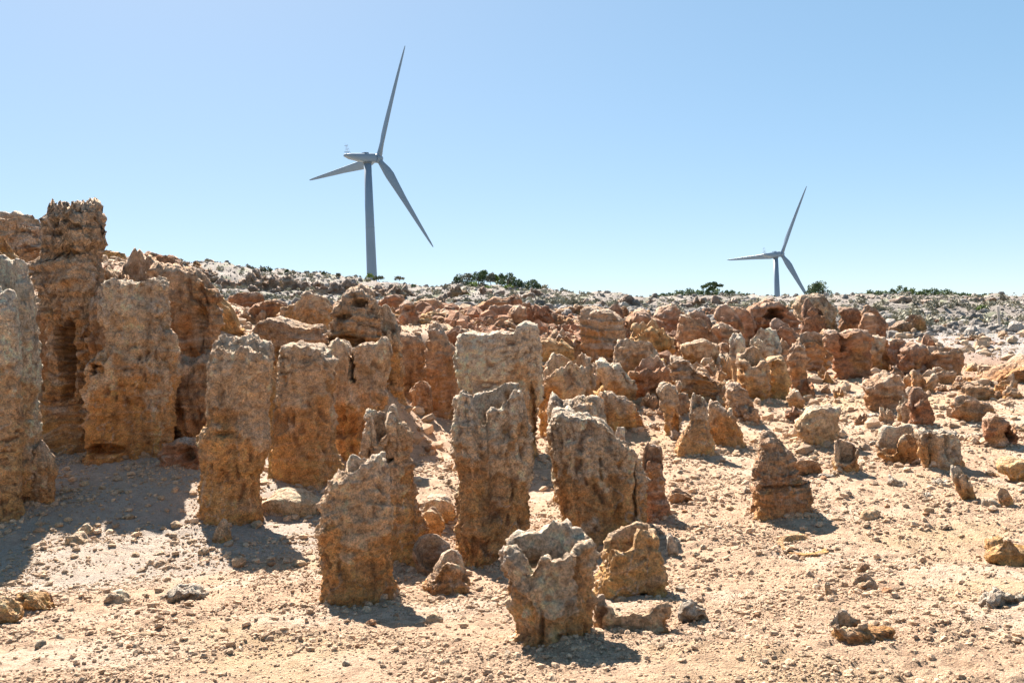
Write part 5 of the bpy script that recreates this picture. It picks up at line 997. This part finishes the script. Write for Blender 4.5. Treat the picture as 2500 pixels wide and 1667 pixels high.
# ------------------------------------------------------------------ wind turbines
def tube(path, radii, n=28, cap=True):
    V = []; Fc = []
    for k, (p, r) in enumerate(zip(path, radii)):
        for i in range(n): a = 2*math.pi*i/n; V.append((p[0]+r*math.cos(a), p[1]+r*math.sin(a), p[2]))
    for k in range(len(path)-1):
        for i in range(n): j = (i+1) % n; Fc.append((k*n+i, k*n+j, k*n+n+j, k*n+n+i))
    if cap: Fc.append(tuple(range(n))[::-1]); Fc.append(tuple((len(path)-1)*n+i for i in range(n)))
    return np.array(V), Fc
def turbine(hub_px, hub_py, d, yaw, phi, label, zbase, tilt=math.radians(5.2)):
    x, z = at(hub_px, hub_py, d)
    ax = np.array([math.sin(yaw), math.cos(yaw), 0])         # from nacelle towards the hub, pointing away from the camera
    tx, ty = x-ax[0]*5.4, d-ax[1]*5.4
    root = empty('wind_turbine', (tx, ty, zbase), label, 'wind turbine')
    H = z-zbase-5.4*math.tan(tilt)
    def put(o, loc=(0, 0, 0), M=None):
        o.parent = root
        if M is not None: o.matrix_local = M
        else: o.location = loc
        return o
    hs = np.array([0, .35*H-.12, .35*H, .35*H+.12, .66*H, H-1.9]); rt_ = np.array([2.25, 1.9, 1.9, 1.9, 1.62, 1.36])
    V, Fc = tube([(0, 0, h) for h in hs], rt_); put(link_mesh('tower', V, Fc, M_shaded_paint))
    for hh, rr_ in ((.35*H, 1.9), (.66*H, 1.62)):
        V, Fc = tube([(0, 0, hh-.12), (0, 0, hh+.12)], [rr_+.05, rr_+.05]); put(link_mesh('tower_flange', V, Fc, M_shaded_paint))
    V, Fc = tube([(0, 0, H-1.95), (0, 0, H-1.5)], [1.6, 1.6]); put(link_mesh('yaw_ring', V, Fc, M_paint2))
    # nacelle: lofted box, local x along the axis
    R3 = Matrix((( ax[0], -ax[1], 0, 0), (ax[1], ax[0], 0, 0), (0, 0, 1, H), (0, 0, 0, 1))) @ Matrix.Rotation(-tilt, 4, 'Y')
    sec = [(-8.3, .25, 1.0, .3), (-8.1, 1.05, 1.15, .3), (-6.3, 1.5, 1.35, -.6), (-3, 1.65, 1.5, -1.3), (0.5, 1.75, 1.65, -1.65), (2.0, 1.75, 1.7, -1.6), (2.6, 1.5, 1.4, -1.35)]
    sec = [(sx*1.27, hw, a_, b_) for sx, hw, a_, b_ in sec]
    V = []; Fc = []
    for sx, hw, ztp, zbt in sec:
        for i in range(16):
            a = 2*math.pi*i/16; c, s_ = math.cos(a), math.sin(a)
            c = math.copysign(abs(c)**.55, c); s_ = math.copysign(abs(s_)**.55, s_)
            V.append((sx, hw*c, (ztp+zbt)/2+(ztp-zbt)/2*s_))
    for k in range(len(sec)-1):
        for i in range(16): j = (i+1) % 16; Fc.append((k*16+i, k*16+j, k*16+16+j, k*16+16+i))
    Fc += [tuple(range(16))[::-1], tuple((len(sec)-1)*16+i for i in range(16))]
    nac = put(link_mesh('nacelle', np.array(V), Fc, M_shaded_paint), M=R3)
    # roof hatch
    def box(x0, x1, y0, y1, z0, z1):
        V = [(x, y, z) for x in (x0, x1) for y in (y0, y1) for z in (z0, z1)]
        return np.array(V), [(0, 1, 3, 2), (4, 6, 7, 5), (0, 4, 5, 1), (2, 3, 7, 6), (0, 2, 6, 4), (1, 5, 7, 3)]
    V, Fc = box(-1.8, .2, -.8, .8, 1.7, 1.98); h = link_mesh('roof_hatch', V, Fc, M_shaded_paint, nac, smooth=False)
    # instrument mast at the rear of the roof
    V = []; Fc = []
    for sx, sy in ((-7.6, -.5), (-7.6, .5), (-6.0, -.5), (-6.0, .5)):
        tp = (-7.35 if sx < -7 else -6.9, sy*.5, 4.1); limb((sx, sy, 1.15), tp, .045, .035, V, Fc, 4)
    for zz, a0, a1 in ((1.9, -7.9, -5.9), (2.8, -7.45, -6.4), (4.1, -7.6, -6.6), (4.15, -7.6, -6.6), (1.35, -8.0, -5.8)):
        for sy in (-.4, .4): limb((a0, sy, zz), (a1, sy, zz), .04, .04, V, Fc, 4)
    limb((-7.6, 0, 4.1), (-7.6, 0, 4.9), .03, .02, V, Fc, 4); limb((-6.6, 0, 4.1), (-6.6, 0, 4.8), .03, .02, V, Fc, 4)
    for xx in (-8.0, -6.9, -5.8): limb((xx, .6, 1.2), (xx, .6, 2.0), .03, .03, V, Fc, 4)
    limb((-8.0, .6, 2.0), (-5.8, .6, 2.0), .03, .03, V, Fc, 4)
    link_mesh('instrument_mast', np.array(V)-np.array([2.2, 0, 0]), Fc, M_metal, nac, smooth=False)
    # hub (spinner), local x along axis
    prof = [(2.7, 1.45), (3.2, 1.62), (4.3, 1.7), (5.2, 1.45), (5.9, .95), (6.25, .4), (6.3, .02)]
    V = []; Fc = []
    for sx, r in prof:
        for i in range(24): a = 2*math.pi*i/24; V.append((sx+1.0, r*math.cos(a), r*math.sin(a)))
    for k in range(len(prof)-1):
        for i in range(24): j = (i+1) % 24; Fc.append((k*24+i, k*24+j, k*24+24+j, k*24+24+i))
    Fc += [tuple(range(24))[::-1]]
    put(link_mesh('hub', np.array(V), Fc, M_shaded_paint), M=R3)
    # blade, local z outwards, y in the rotor plane, x along the axis
    Lb = 41.0; V = []; Fc = []; stn = [(0.9,.98,.98,0,0),(2.2,.95,.95,0,.0),(3.8,1.15,.72,14,.12),(6.0,1.42,.48,16,.2),(8.5,1.55,.34,13,.25),(13,1.32,.25,9,.25),(20,1.0,.17,5,.22),(28,.74,.11,2.5,.2),(35,.5,.07,1,.15),(39,.33,.045,0,.1),(40.6,.18,.03,0,.0),(41,.03,.01,0,0)]
    for r, c, tk, tw, off in stn:
        c *= 1.15
        tw = math.radians(tw+4)
        for i in range(16):
            a = 2*math.pi*i/16; yy = c*math.cos(a)+off*c; xx = tk*math.sin(a)*(1-.35*math.cos(a)*min(1, (r-1)/5))
            V.append((xx*math.cos(tw)+yy*math.sin(tw)+5.4+.6*(r/41)**2*1.2, -xx*math.sin(tw)+yy*math.cos(tw), r))
    for k in range(len(stn)-1):
        for i in range(16): j = (i+1) % 16; Fc.append((k*16+i, k*16+j, k*16+16+j, k*16+16+i))
    first = None
    for k in range(3):
        a = phi+k*2*math.pi/3
        # local y of R3 is (-ax.y, ax.x): towards image left; rotate so that phi turns from up towards image right
        M = R3 @ Matrix.Rotation(a, 4, 'X')
        if first is None: o = first = link_mesh('blade', np.array(V), Fc, M_shaded_paint)
        else: o = first.copy(); COL.objects.link(o)
        put(o, M=M)
    return root
turbine(924.1, 387.5, 361, math.radians(40), math.radians(27.1), 'large wind turbine left of centre rising behind the grey ridge', -1.0)
turbine(1908.2, 620.3, 563, math.radians(53.9), math.radians(30.7), 'smaller distant wind turbine at the right on the skyline', -20.5)
print('TRIS', TRI[0], 'rocks', len(ROCKS), 'objects', len(bpy.data.objects))
